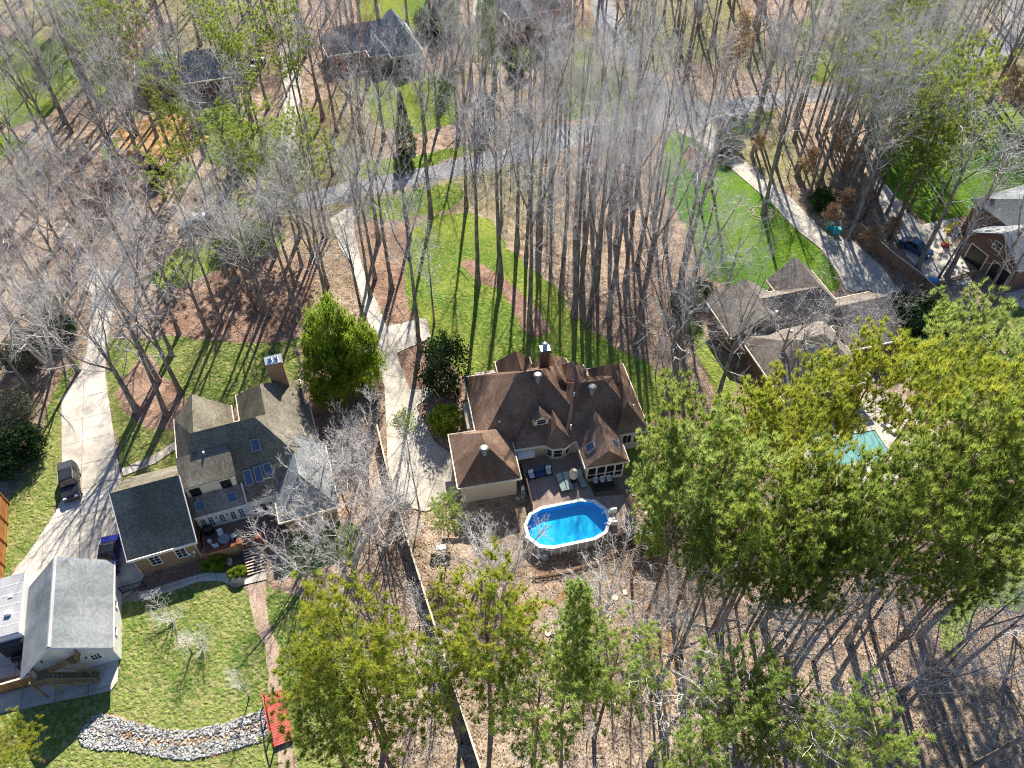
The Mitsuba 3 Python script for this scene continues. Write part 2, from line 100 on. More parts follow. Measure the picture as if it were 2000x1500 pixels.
LEAFY = [(-7.52,57.37,4.2,2.9,'magnolia'),(-19.55,58.95,6,2.7,'cedar'),(-19.82,55.67,4.0,2.4,'cedar'),(-16.65,57.76,5,2.4,'cedar'),(-7.1,51.94,1.6,1.7,'cedar'),(43.9,91.94,1.8,1.8,'holly'),(48.72,66.1,1.6,3.0,'holly'),(47.65,69.92,1.4,1.8,'holly'),(-56.25,63.62,1.5,1.8,'grey'),(-56.29,61.03,1.6,2.2,'grey'),(-54.11,53.37,1.6,2.2,'grey'),(-57.14,69.26,2.0,2.0,'grey'),(-50.75,48.6,1.5,2.2,'holly'),(-51.74,46.63,1.5,2.0,'holly'),(-53.67,66.2,1.5,1.6,'holly'),(43.62,70.97,1.3,1.5,'holly'),(21.32,70.41,1.8,2.0,'grey'),(23.35,73.01,1.6,1.6,'holly'),(32.66,105.89,1.5,1.5,'holly'),(34.88,106.96,1.3,1.3,'grey'),(-12.73,150.73,3,2.4,'grey'),(-16.74,150.83,2,2.4,'grey'),(-41.53,101.76,1.4,1.5,'cedar'),(-34.43,83.96,1.6,2.0,'cedar'),(-38.41,83.11,1.4,1.8,'cedar'),(-52.89,98.86,1.5,1.5,'holly'),(13.1,37.71,1.0,1.4,'cedar'),(6.71,129.67,1.2,2.0,'grey'),(0.91,133.29,1.3,2.2,'holly')]
BEECHES = [(38.2,128.43,9,2.8),(35.36,124.14,8,2.4),(43.55,98.8,4,2.2),(49.17,103.39,5,2.4),(49.56,98.8,4,2.0),(79.65,117.81,6,2.6),(81.47,115.62,5,2.4),(74.73,117.28,5,2.2),(46.65,90.71,3,1.8),(43.51,87.12,3,1.6),(37.59,105.39,3,1.6),(47.89,82.9,2.6,1.8),(51.46,85.3,2.4,1.6),(29.52,61.89,2.6,1.6),(27.78,64.65,2.2,1.2),(-31.58,44.27,0.6,0.5)]
SPOT = {'step0':(3.16,28.93),'step1':(3.75,29.1),'step2':(4.31,29.26),'step3':(4.81,29.46),'step4':(5.35,29.58),'step5':(5.89,29.78),'step6':(6.44,29.95),'step7':(7.03,30.17),'step8':(7.88,30.86),'step9':(8.87,32.02),'step10':(9.38,32.3),'step11':(10.33,32.86),'paver0':(11.71,43.96),'paver1':(12.28,43.46),'paver2':(12.59,42.97),'paver3':(12.88,42.37),'paver4':(13.08,41.89),'paver5':(13.31,41.29),'paver6':(1.08,43.22),'paver7':(0.57,43.03),'stone_ring':(35.59,91.31),'stump':(42.83,100.51),'teal_a':(44.09,87.47),'teal_b':(44.68,86.31),'blue_tub':(54.43,76.26),'toy':(58.72,83.59),'yellow_a':(61.15,87.59),'yellow_b':(60.26,86.54),'white_sculpt':(4.98,97.02),'shed_bush':(-27.71,27.2),'tripod':(-30.09,30.0),'bush_a':(-27.54,35.56),'bush_b':(-28.53,35.3),'bush_c':(-25.29,34.77),'bush_d':(-25.94,34.51),'urn':(-26.48,35.72),'garden_table':(-6.72,36.91),'garden_box':(-5.94,38.86),'hvac':(-10.29,76.56),'white_car':(-45.97,136.01),'shed_dark':(53.55,49.06),'trampoline':(-25.32,33.88),'lounge_a':(40.78,52.18),'lounge_b':(37.14,46.75),'lounge_c':(45.11,51.12),'lounge_d':(43.02,54.72),'grill':(41.81,51.12)}
FENCES = {'lot_fence':[(-14.28,51.08),(-12.9,46.41),(-11.39,41.78),(-9.28,35.89),(-6.83,29.26),(-5.07,24.51),(-2.47,17.6),(-1.72,15.33)],'right_fence':[(47.47,86.31),(49.87,79.88),(52.5,74.74),(53.69,69.76),(54.76,65.46),(55.87,61.65),(57.25,57.52)],'left_fence':[(-50.22,42.38),(-48.46,37.79),(-46.7,33.05),(-45.25,28.48)],'low_fence':[(-43.16,23.53),(-39.48,24.75)],'picket_right':[(53.38,74.8),(56.21,75.68),(60.14,77.45)],'picket_mid':[(-7.17,30.0),(-6.32,30.25),(-5.36,30.62)],'far_fence':[(-18.24,145.0),(-15.71,147.21),(-13.89,149.01)],'pool_edging':[(1.89,34.19),(4.75,34.61),(8.16,35.77),(11.49,37.73)]}


# ------------------------------------------------------------------ helpers
def ref(m):
    return {'type': 'ref', 'id': m}


def add(key, mesh, m, frame=None, smooth=False, kind=None, label=None, cat=None, group=None, **more):
    """One entry; a key that is taken gets the next three-digit number."""
    k, n = key, 0
    while k in scene or k in labels and not any(x.startswith(k + '__') for x in scene) and k in REAL:
        n += 1
        k = '%s_%03d' % (key, n)
    if hasattr(mesh, 'to_mesh'):
        q = mesh.to_mesh()
        mesh = trimesh.Trimesh(q.vert_properties[:, :3], q.tri_verts, process=False)
    if frame is not None:
        mesh = mesh.copy()
        mesh.apply_transform(frame)
    scene[k] = mikit.ply(mesh, m, smooth=smooth, **more)
    tag(k, label, cat, group, kind)
    return k


REAL = set()


def tag(k, label=None, cat=None, group=None, kind=None):
    d = {a: b for a, b in (('label', label), ('category', cat), ('group', group), ('kind', kind)) if b}
    if d:
        labels[k] = d


COUNT = {}


def thing(name, label, cat, group=None):
    n = COUNT.get(name, -1) + 1
    COUNT[name] = n
    k = name if n == 0 else '%s_%03d' % (name, n)
    tag(k, label, cat, group)
    return k


def part(parent, name, mesh, m, frame=None, smooth=False, label=None, kind=None):
    return add(parent + '__' + name, mesh, m, frame, smooth, kind=kind, label=label)


def frame(ang, x, y, z=0.0):
    a = math.radians(ang)
    return np.array([[math.cos(a), -math.sin(a), 0, x], [math.sin(a), math.cos(a), 0, y], [0, 0, 1, z], [0, 0, 0, 1.0]])


def cat(*ms):
    out = []
    for m in ms:
        for q in (m if isinstance(m, (list, tuple)) else [m]):
            if hasattr(q, 'to_mesh'):
                w = q.to_mesh()
                q = trimesh.Trimesh(w.vert_properties[:, :3], w.tri_verts, process=False)
            out.append(q)
    return trimesh.util.concatenate(out)


def bx(u0, u1, v0, v1, z0, z1):
    m = trimesh.creation.box(extents=(u1 - u0, v1 - v0, z1 - z0))
    m.apply_translation(((u0 + u1) / 2, (v0 + v1) / 2, (z0 + z1) / 2))
    return m


def rbx(u0, u1, v0, v1, z0, z1, r=0.04):
    """Box with chamfered edges."""
    pts = []
    for k in range(3):
        a = [r, r, r]
        a[k] = 0
        for x in (u0 + a[0], u1 - a[0]):
            for y in (v0 + a[1], v1 - a[1]):
                for z in (z0 + a[2], z1 - a[2]):
                    pts.append((x, y, z))
    return hull(pts)


def hull(pts):
    return m3.Manifold.hull_points(np.array(pts, float))


def rod(a, b, r, sides=6, r2=None):
    a, b = np.array(a, float), np.array(b, float)
    return tubes(np.stack([a, b])[None], np.array([[r, r if r2 is None else r2]]), sides, cap=True)


def cyl(x, y, z0, z1, r, sides=16, r2=None):
    return rod((x, y, z0), (x, y, z1), r, sides, r2)


def prism(poly, z0, z1):
    ps = [p for p in getattr(poly, 'geoms', [poly]) if p.geom_type == 'Polygon' and p.area > 1e-4]
    ms = [trimesh.creation.extrude_polygon(p, z1 - z0, engine='earcut') for p in ps]
    m = trimesh.util.concatenate(ms)
    m.apply_translation((0, 0, z0))
    return m


def flat(poly, z):
    ms = []
    for p in getattr(poly, 'geoms', [poly]):
        if p.geom_type != 'Polygon' or p.area < 1e-3:
            continue
        v, f = trimesh.creation.triangulate_polygon(p, engine='earcut')
        v = np.column_stack([v, np.full(len(v), z)])
        a, b, c = (v[f[:, i]] for i in range(3))
        up = np.cross(b - a, c - a)[:, 2] > 0
        f = np.where(up[:, None], f, f[:, ::-1])
        ms.append(trimesh.Trimesh(v, f, process=False))
    return trimesh.util.concatenate(ms)


def wobbly(pts, amp=0.35, step=0.6, seed=0):
    p = shapely.segmentize(Polygon(pts).buffer(0), step)
    if p.geom_type != 'Polygon':
        p = max(p.geoms, key=lambda g: g.area)
    c = np.array(p.exterior.coords)[:-1]
    q = np.column_stack([c * 0.55, np.full(len(c), seed * 3.1)])
    d = np.stack([meshkit.fbm(q, 3, seed) - 0.5, meshkit.fbm(q + 40, 3, seed) - 0.5], 1)
    q2 = np.column_stack([c * 2.3, np.full(len(c), seed * 1.7)])
    d2 = np.stack([meshkit.noise(q2, seed) - 0.5, meshkit.noise(q2 + 70, seed) - 0.5], 1)
    g = Polygon(c + d * amp * 3.0 + d2 * amp).buffer(0)
    return g


def smooth_poly(pts, r=0.6):
    """Rounds the corners of a surveyed outline."""
    return Polygon(pts).buffer(0).buffer(r).buffer(-2 * r).buffer(r)


def tubes(P, R, sides=5, tip=False, cap=False):
    """Tapered tubes along n polylines: P (n, k, 3), R (n, k)."""
    n, k, _ = P.shape
    t = np.gradient(P, axis=1)
    t /= np.linalg.norm(t, axis=2, keepdims=True) + 1e-9
    refv = np.where(np.abs(t[:, :1, 2:3]) > 0.85, np.array([1.0, 0.1, 0]), np.array([0, 0, 1.0]))
    a = np.cross(t, refv)
    a /= np.linalg.norm(a, axis=2, keepdims=True) + 1e-9
    b = np.cross(t, a)
    th = np.arange(sides) * 2 * np.pi / sides
    ring = P[:, :, None] + R[:, :, None, None] * (np.cos(th)[:, None] * a[:, :, None] + np.sin(th)[:, None] * b[:, :, None])
    i = np.arange(sides)
    kk = k - 1 if tip else k
    V = ring[:, :kk].reshape(n, -1, 3)
    quads = []
    for j in range(kk - 1):
        p0, p1 = j * sides + i, j * sides + (i + 1) % sides
        quads += [np.stack([p0, p1, p1 + sides], 1), np.stack([p0, p1 + sides, p0 + sides], 1)]
    if tip:
        V = np.concatenate([V, P[:, -1:]], 1)
        j = (kk - 1) * sides
        quads.append(np.stack([j + i, j + (i + 1) % sides, np.full(sides, kk * sides)], 1))
    if cap:
        for j, fl in ((0, 1), ((kk - 1) * sides, -1)):
            fan = np.stack([np.full(sides - 2, j), j + i[1:-1], j + i[2:]], 1)
            quads.append(fan if fl < 0 else fan[:, ::-1])
    F = np.concatenate(quads)
    per = V.shape[1]
    F = (F[None] + (np.arange(n) * per)[:, None, None]).reshape(-1, 3)
    m = trimesh.Trimesh(V.reshape(-1, 3), F[:, ::-1], process=False)
    return m


# ------------------------------------------------------------------ materials
def M(name, color, rough=None, spec=None, metallic=0.0, bump=None, bscale=0.02, two=True, **more):
    c = color if isinstance(color, dict) else {'type': 'rgb', 'value': list(color)}
    if rough is None:
        b = {'type': 'diffuse', 'reflectance': c}
    else:
        b = {'type': 'principled', 'base_color': c, 'roughness': rough, 'metallic': metallic, **more}
        if spec is not None:
            b['specular'] = spec
    if bump is not None:
        b = {'type': 'bumpmap', 'texture': mikit.proc(bump, eps=0.02), 'scale': bscale, 'bsdf': b}
    scene[name] = {'type': 'twosided', 'bsdf': b} if two else b


def P(fn):
    return mikit.proc(fn)


def f_litter(p, n, uv):
    a = fbm(p.x * .09, p.y * .09, octaves=4)
    b = fbm(p.x * 1.3, p.y * 1.3, octaves=3)
    d1, d2, r = voronoi(p.x * 8.5, p.y * 8.5)
    c = mix((.275, .205, .16), (.40, .315, .25), smoothstep(.35, .65, a))
    c = mix(c, (.16, .11, .08), smoothstep(.50, .72, b) * .7)
    c = c * (.74 + .52 * r)
    c = mix(c, (.50, .41, .32), smoothstep(.86, .97, r) * .7)
    g = fbm(p.x * .055 + 11, p.y * .055 + 5, octaves=4)
    far = smoothstep(78, 105, p.y)
    green = mix((.11, .17, .045), (.17, .215, .06), r)
    g2 = smoothstep(.50, .60, g + .05 * (r - .5)) * (.06 + .42 * far)
    return mix(c, green, g2)


def f_litter_bump(p, n, uv):
    return noise(p.x * 6, p.y * 6) * .06 + noise(p.x * 1.1, p.y * 1.1) * .15


def grass_fn(g0, g1, dry, amount):
    def fn(p, n, uv):
        a = fbm(p.x * .16, p.y * .16, octaves=4)
        b = fbm(p.x * 3.2 + 9, p.y * 3.2, octaves=3)
        e = noise(p.x * 7, p.y * 7) * .55 + noise(p.x * 15 + 3, p.y * 15) * .45
        c = mix(g0, g1, smoothstep(.38, .62, a))
        c = mix(c, dry, smoothstep(.44 - amount, .80 - amount, b) * .6)
        return c * (.55 + .9 * e)
    return fn


def f_grass_bump(p, n, uv):
    return noise(p.x * 5, p.y * 5) * .10 + noise(p.x * 13, p.y * 13) * .05


def f_mulch(p, n, uv):
    a = fbm(p.x * .5, p.y * .5, octaves=3)
    b = noise(p.x * 9, p.y * 9)
    c = mix((.22, .145, .11), (.32, .22, .17), smoothstep(.3, .7, a))
    return c * (.65 + .7 * b)


def f_concrete(p, n, uv):
    a = fbm(p.x * .35, p.y * .35, octaves=4)
    b = noise(p.x * 8, p.y * 8)
    s = smoothstep(.56, .75, fbm(p.x * .9 + 31, p.y * .9, octaves=4))
    c = mix((.47, .44, .39), (.58, .555, .51), smoothstep(.3, .7, a)) * (.92 + .16 * b)
    return mix(c, (.30, .275, .235), s * .5)


def f_asphalt(p, n, uv):
    a = fbm(p.x * .2, p.y * .2, octaves=4)
    b = noise(p.x * 10, p.y * 10)
    c = mix((.25, .255, .27), (.34, .345, .36), smoothstep(.3, .7, a)) * (.85 + .3 * b)
    s = noise(p.x * .8 + 4, p.y * .8)
    return mix(c, (.12, .12, .125), smoothstep(.02, .0, dr.abs(s - .5)) * .8)


def f_gravel(p, n, uv):
    d1, d2, r = voronoi(p.x * 9, p.y * 9)
    c = mix((.30, .22, .17), (.47, .37, .30), r)
    return c * (.75 + .4 * noise(p.x * .8, p.y * .8))


def f_clay(p, n, uv):
    a = fbm(p.x * .9, p.y * .9, octaves=4)
    return mix((.25, .15, .07), (.45, .31, .17), smoothstep(.3, .7, a)) * (.7 + .6 * noise(p.x * 8, p.y * 8))


def shingle_fn(c0, c1, amount=.35, stain=None):
    """Asphalt shingles in courses up the slope, each tab its own tone, with weather streaks."""
    def fn(p, n, uv):
        row = dr.floor(p.z / .105)
        nx, ny = n.y, -n.x
        l = dr.maximum(dr.sqrt(nx * nx + ny * ny), 1e-3)
        s = (p.x * nx + p.y * ny) / l
        tab = dr.floor(s / .19 + cell_rand(row, 7) * 3)
        r = cell_rand(tab, row, 3)
        a = fbm(p.x * .45, p.y * .45, p.z * .45, octaves=4)
        c = mix(c0, c1, smoothstep(.3, .7, a))
        c = c * (1 - amount / 2 + amount * r)
        edge = smoothstep(.80, 1.0, p.z / .105 - row)
        c = c * (1 - .22 * edge)
        st = fbm(s * .8, p.z * .12, octaves=3)
        return c * (.70 + .60 * st)
    return fn


def brick_fn(c0, c1, mortar):
    def fn(p, n, uv):
        row = dr.floor(p.z / .075)
        nx, ny = n.y, -n.x
        l = dr.maximum(dr.sqrt(nx * nx + ny * ny), 1e-3)
        s = dr.select(dr.abs(n.z) > .7, p.x, (p.x * nx + p.y * ny) / l)
        col = s / .21 + .5 * (row - 2 * dr.floor(row / 2))
        cell = dr.floor(col)
        r = cell_rand(cell, row, 5)
        c = mix(c0, c1, r)
        fz, fs = p.z / .075 - row, col - cell
        m = dr.maximum(smoothstep(.14, .08, fz), smoothstep(.06, .03, fs))
        return mix(c * (.8 + .4 * fbm(p.x * .7, p.y * .7, p.z * .7)), mortar, m * .8)
    return fn


def siding_fn(c0, pitch=.16):
    def fn(p, n, uv):
        r = p.z / pitch
        e = smoothstep(.86, .98, r - dr.floor(r))
        return mi.Color3f(c0) * (.92 + .12 * fbm(p.x * .6, p.y * .6, p.z * .6)) * (1 - .30 * e)
    return fn


def plank_fn(c0, c1, ang, w):
    ca, sa = math.cos(math.radians(ang)), math.sin(math.radians(ang))

    def fn(p, n, uv):
        s, t = (p.x * ca + p.y * sa) / w, (-p.x * sa + p.y * ca)
        k = dr.floor(s)
        c = mix(c0, c1, cell_rand(k, 2) * .6 + .4 * fbm(s * 3, t * .7, p.z))
        e = dr.maximum(smoothstep(.90, .97, s - k), smoothstep(.06, .0, s - k))
        return c * (1 - .45 * e)
    return fn


def f_wood(p, n, uv):
    a = fbm(p.x * 2.5, p.y * 2.5, p.z * .8, octaves=3)
    return mix((.21, .16, .10), (.34, .27, .18), a) * (.75 + .5 * noise(p.x * 9, p.y * 9, p.z * 1.5))


def f_bark(p, n, uv):
    a = fbm(p.x * 4, p.y * 4, p.z * 1.2, octaves=3)
    return mix((.15, .13, .115), (.33, .30, .27), smoothstep(.25, .75, a))


def f_pine_bark(p, n, uv):
    a = fbm(p.x * 4, p.y * 4, p.z * 1.6, octaves=3)
    return mix((.11, .075, .058), (.26, .19, .15), smoothstep(.25, .75, a))


def twig_fn(c0, c1):
    def fn(p, n, uv):
        a = noise(p.x * .5, p.y * .5, p.z * .5)
        return mix(c0, c1, smoothstep(.25, .75, a))
    return fn


def needle_fn(c0, c1, c2):
    def fn(p, n, uv):
        a = noise(p.x * .35, p.y * .35, p.z * .35)
        b = noise(p.x * 2.2, p.y * 2.2, p.z * 2.2)
        return mix(mix(c0, c1, smoothstep(.25, .75, a)), c2, smoothstep(.5, .85, b) * .7)
    return fn


def leaf_mat(name, fn, trans=1.25, rough=.5):
    scene[name] = {'type': 'principledthin', 'base_color': P(fn) if callable(fn) else {'type': 'rgb', 'value': list(fn)}, 'roughness': rough,
                   'diff_trans': trans, 'spec_trans': 0.0, 'eta': 1.4}


M('m_litter', P(f_litter), bump=f_litter_bump, bscale=1.0)
M('m_lawn', P(grass_fn((.12, .20, .04), (.20, .265, .055), (.30, .30, .09), .02)), bump=f_grass_bump, bscale=1.0)
M('m_lawn_deep', P(grass_fn((.07, .175, .022), (.125, .235, .032), (.22, .25, .06), -.05)), bump=f_grass_bump, bscale=1.0)
M('m_lawn_dry', P(grass_fn((.11, .17, .04), (.18, .225, .065), (.32, .29, .14), .06)), bump=f_grass_bump, bscale=1.0)
M('m_mulch', P(f_mulch), bump=f_litter_bump, bscale=1.0)
M('m_concrete', P(f_concrete))
M('m_joint', (.22, .20, .17))
M('m_asphalt', P(f_asphalt))
M('m_gravel', P(f_gravel))
M('m_clay', P(f_clay))
M('m_shingle_brown', P(shingle_fn((.168, .112, .088), (.255, .178, .14), .40)))
M('m_shingle_dark', P(shingle_fn((.17, .158, .13), (.24, .225, .185), .50)))
M('m_shingle_grey', P(shingle_fn((.20, .225, .245), (.27, .295, .315), .30)))
M('m_shingle_weathered', P(shingle_fn((.17, .15, .135), (.255, .23, .21), .5)))
M('m_shingle_blue', P(shingle_fn((.19, .225, .26), (.27, .31, .35), .35)))
M('m_brick_tan', P(brick_fn((.30, .17, .09), (.42, .26, .15), (.46, .38, .28))))
M('m_brick_red', P(brick_fn((.17, .062, .042), (.27, .105, .07), (.33, .27, .22))))
M('m_brick_brown', P(brick_fn((.15, .085, .06), (.24, .14, .10), (.30, .25, .2))))
M('m_stone_house', P(brick_fn((.24, .23, .22), (.40, .38, .36), (.42, .41, .39))))
M('m_siding_white', P(siding_fn((.72, .72, .70))))
M('m_siding_cream', P(siding_fn((.66, .58, .46))))
M('m_trim_white', (.78, .76, .71), rough=.45)
M('m_trim_cream', (.70, .62, .49), rough=.5)
M('m_glass_dark', (.015, .018, .022), rough=.06, spec=.8)
M('m_skylight', (.05, .075, .15), rough=.08, spec=.9)
M('m_deck', P(plank_fn((.31, .235, .205), (.42, .33, .29), 11, .15)))
M('m_deck_dark', P(plank_fn((.16, .12, .10), (.24, .18, .15), 11, .15)))
M('m_terrace', P(brick_fn((.16, .10, .085), (.25, .16, .13), (.25, .21, .18))))
M('m_wood', P(f_wood))
M('m_wood_orange', P(plank_fn((.33, .15, .06), (.46, .23, .10), 80, .14)))
M('m_fence', P(plank_fn((.23, .155, .105), (.33, .235, .165), 20, .14)))
M('m_metal_grey', (.30, .31, .32), rough=.6, metallic=.3)
M('m_metal_bright', (.80, .81, .82), rough=.22, metallic=1.0)
M('m_metal_black', (.02, .02, .022), rough=.4)
M('m_bark', P(f_bark))
M('m_bark_pine', P(f_pine_bark))
M('m_bark_pale', P(twig_fn((.42, .39, .36), (.6, .56, .52))))
M('m_twig', P(twig_fn((.55, .54, .525), (.74, .72, .70))))
M('m_twig_pale', P(twig_fn((.64, .62, .60), (.80, .78, .76))))
M('m_twig_red', P(twig_fn((.52, .18, .16), (.58, .30, .28))))
leaf_mat('m_needle', needle_fn((.23, .32, .07), (.34, .43, .09), (.52, .57, .13)))
leaf_mat('m_needle_yellow', needle_fn((.30, .37, .06), (.43, .48, .07), (.62, .60, .10)))
leaf_mat('m_needle_light', needle_fn((.30, .42, .12), (.42, .53, .15), (.60, .66, .21)))
leaf_mat('m_needle_dark', needle_fn((.06, .11, .05), (.09, .14, .06), (.14, .19, .08)))
leaf_mat('m_leaf_gloss', needle_fn((.03, .06, .022), (.045, .08, .03), (.07, .11, .04)), trans=.2, rough=.25)
leaf_mat('m_leaf_cedar', needle_fn((.20, .32, .04), (.30, .42, .05), (.48, .54, .08)))
leaf_mat('m_leaf_grey', needle_fn((.12, .15, .11), (.18, .20, .15), (.26, .28, .22)))
leaf_mat('m_leaf_orange', needle_fn((.42, .30, .19), (.54, .40, .27), (.55, .40, .24)))
scene['m_water'] = {'type': 'thindielectric', 'int_ior': 1.33}
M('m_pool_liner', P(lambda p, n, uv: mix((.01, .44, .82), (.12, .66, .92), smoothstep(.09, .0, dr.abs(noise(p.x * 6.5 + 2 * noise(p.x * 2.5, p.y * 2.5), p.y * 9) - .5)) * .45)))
M('m_pool_green', P(lambda p, n, uv: mix((.16, .36, .35), (.22, .45, .42), noise(p.x, p.y))))
M('m_pool_wall', (.42, .38, .36), rough=.5)
M('m_plastic_white', (.80, .80, .78), rough=.35)
M('m_paint_black', (.012, .014, .02), rough=.2, clearcoat=1.0)
M('m_paint_blue', (.015, .022, .26), rough=.22, clearcoat=1.0)
M('m_paint_white', (.78, .78, .78), rough=.25, clearcoat=1.0)
M('m_paint_navy', (.03, .07, .16), rough=.22, clearcoat=1.0)
M('m_canvas_grey', (.07, .075, .085))
M('m_tyre', (.02, .02, .02), rough=.8)
M('m_rim', (.5, .5, .52), rough=.3, metallic=.8)
M('m_lamp_clear', (.8, .82, .85), rough=.1)
M('m_lamp_red', (.45, .02, .02), rough=.2)
M('m_cushion_blue', (.05, .10, .24))
M('m_cushion_white', (.62, .66, .72))
M('m_cushion_sage', (.30, .38, .38))
M('m_canvas_cream', (.66, .57, .46))
M('m_red_paint', P(plank_fn((.42, .09, .075), (.58, .16, .13), 0, .15)))
M('m_plastic_teal', (.02, .42, .50), rough=.4)
M('m_plastic_blue', (.06, .35, .75), rough=.4)
M('m_plastic_yellow', (.80, .62, .03), rough=.4)
M('m_plastic_red', (.75, .08, .03), rough=.4)
M('m_rubber_roof', P(lambda p, n, uv: mix((.27, .28, .31), (.40, .41, .44), fbm(p.x * .9, p.y * .9, octaves=4))), rough=.5)
M('m_rock', P(lambda p, n, uv: mix((.14, .15, .155), (.34, .35, .36), cell_rand(p.x * 2.2, p.y * 2.2)) * (.7 + .5 * noise(p.x * 6, p.y * 6, p.z * 6))))
M('m_rock_pale', P(lambda p, n, uv: mix((.38, .39, .40), (.56, .56, .55), noise(p.x * 4, p.y * 4, p.z * 4))))
M('m_stone_cream', (.62, .56, .46))
M('m_retaining', P(brick_fn((.14, .075, .05), (.22, .12, .085), (.08, .05, .035))))
M('m_dead_leaf', P(lambda p, n, uv: mix((.24, .15, .09), (.52, .40, .29), cell_rand(p.x * 7, p.y * 7))))

# ------------------------------------------------------------------ the ground
def struct(name, mesh, m, label=None):
    return add(name, mesh, m, kind='structure', label=label)


struct('ground', flat(sbox(-420, -120, 420, 520), 0.0), 'm_litter')
LAWN_MAT = {'lawn_front': 'm_lawn', 'lawn_behind': 'm_lawn', 'lawn_big': 'm_lawn_deep', 'lawn_back': 'm_lawn_dry', 'lawn_back_right': 'm_lawn_dry', 'lawn_left_front': 'm_lawn_dry',
            'lawn_right_low': 'm_lawn_dry', 'lawn_left_drive': 'm_lawn_dry', 'lawn_far_right': 'm_lawn_deep'}
n = 0
for k, pts in GROUND.items():
    if k.startswith(('lawn', 'grass')):
        struct('lawn' if n == 0 else 'lawn_%03d' % n, flat(wobbly(pts, .5, .5, n + 1), .004 + .0002 * n), LAWN_MAT.get(k, 'm_lawn'))
        n += 1
n = 0
for k, pts in GROUND.items():
    if k.startswith('mulch') or k == 'bed_garage':
        struct('mulch_bed' if n == 0 else 'mulch_bed_%03d' % n, flat(wobbly(pts, .18, .5, n + 30), .016 + .0004 * n), 'm_mulch')
        n += 1
for i, k in enumerate(('tan_yard', 'clay_swale', 'creek_bed', 'clay_a')):
    struct('bare_earth' if i == 0 else 'bare_earth_%03d' % i, flat(wobbly(GROUND[k], .5, .5, i + 50), .018 + .0004 * i), 'm_clay')
struct('street', flat(smooth_poly(GROUND['street'], 2.0), .022), 'm_asphalt')
for i, k in enumerate(('gravel_path', 'gravel_path_low')):
    struct('gravel_path' if i == 0 else 'gravel_path_001', flat(wobbly(GROUND[k], .10, .4, 70 + i), .024), 'm_gravel')


def slabs(name, pts, ang, size, z=.026, m='m_concrete', rnd=.5, off=(0, 0)):
    """A paved area: dark bed, and every slab between its joints a piece of its own."""
    poly = smooth_poly(pts, rnd)
    struct(name, flat(poly, z), 'm_joint')
    a = math.radians(ang)
    c, s = math.cos(a), math.sin(a)
    q = shapely.affinity.rotate(poly, -ang, origin=(0, 0))
    x0, y0, x1, y1 = q.bounds
    x0, y0 = math.floor(x0 / size[0]) * size[0] + off[0] - size[0], math.floor(y0 / size[1]) * size[1] + off[1] - size[1]
    k = 0
    for i in range(int((x1 - x0) / size[0]) + 1):
        for j in range(int((y1 - y0) / size[1]) + 1):
            g = q.intersection(sbox(x0 + i * size[0] + .02, y0 + j * size[1] + .02, x0 + (i + 1) * size[0] - .02, y0 + (j + 1) * size[1] - .02))
            for piece in getattr(g, 'geoms', [g]):
                if piece.geom_type == 'Polygon' and piece.area > .05:
                    m_ = prism(piece, z + .004, z + .07 + .008 * ((i * 7 + j * 3) % 3))
                    m_.apply_transform(frame(ang, 0, 0))
                    part(name, 'slab', m_, m)
                    k += 1


slabs('driveway', GROUND['drive_main'], -14, (3.7, 4.2))
slabs('driveway_001', GROUND['drive_left'], 19.5, (3.3, 3.3), rnd=.25)
slabs('driveway_002', GROUND['drive_right'], 62, (4.5, 3.8))
slabs('driveway_003', GROUND['drive_far_right'], 60, (4.5, 4.5))
slabs('driveway_004', GROUND['drive_top'], 5, (4.5, 4.5))
slabs('driveway_005', GROUND['driveway_top_left'], 0, (4.5, 4.5))
slabs('pavement', GROUND['shed_patio'], 18.5, (2.6, 2.6), m='m_concrete', rnd=.05)
slabs('path', GROUND['walk_back'], 19.5, (1.6, 3.0), rnd=.15, z=.030)
slabs('path_001', GROUND['walk_left'], 25, (1.5, 3.0), rnd=.1, z=.030)
slabs('pavement_001', GROUND['patio_right'], 20, (3, 3))
slabs('pavement_002', GROUND['trailer_pad'], 18.5, (3.2, 3.2), z=.04, rnd=.05)

# ------------------------------------------------------------------ houses
def hip(u0, u1, v0, v1, z0, ridge, th=.16):
    """Solid roof block: eave rectangle at z0 and its ridge points."""
    return hull([(u, v, z) for u in (u0, u1) for v in (v0, v1) for z in (z0 - th, z0)] + list(ridge))


def roof_union(blocks):
    return m3.Manifold.batch_boolean(blocks, m3.OpType.Add)


def eave_trim(rects, z0, w=.075, th=.19, up=.03):
    p = unary_union([sbox(a, c, b, d) if not isinstance(a, Polygon) else a for a, b, c, d in rects])
    return prism(p.buffer(w, join_style=2).difference(p.buffer(-.03, join_style=2)), z0 - th, z0 + up)


def walls(rects, z0, z1, inset=.45):
    p = unary_union([sbox(a, c, b, d) if not isinstance(a, Polygon) else a for a, b, c, d in rects])
    return prism(p.buffer(-inset, join_style=2), z0, z1)


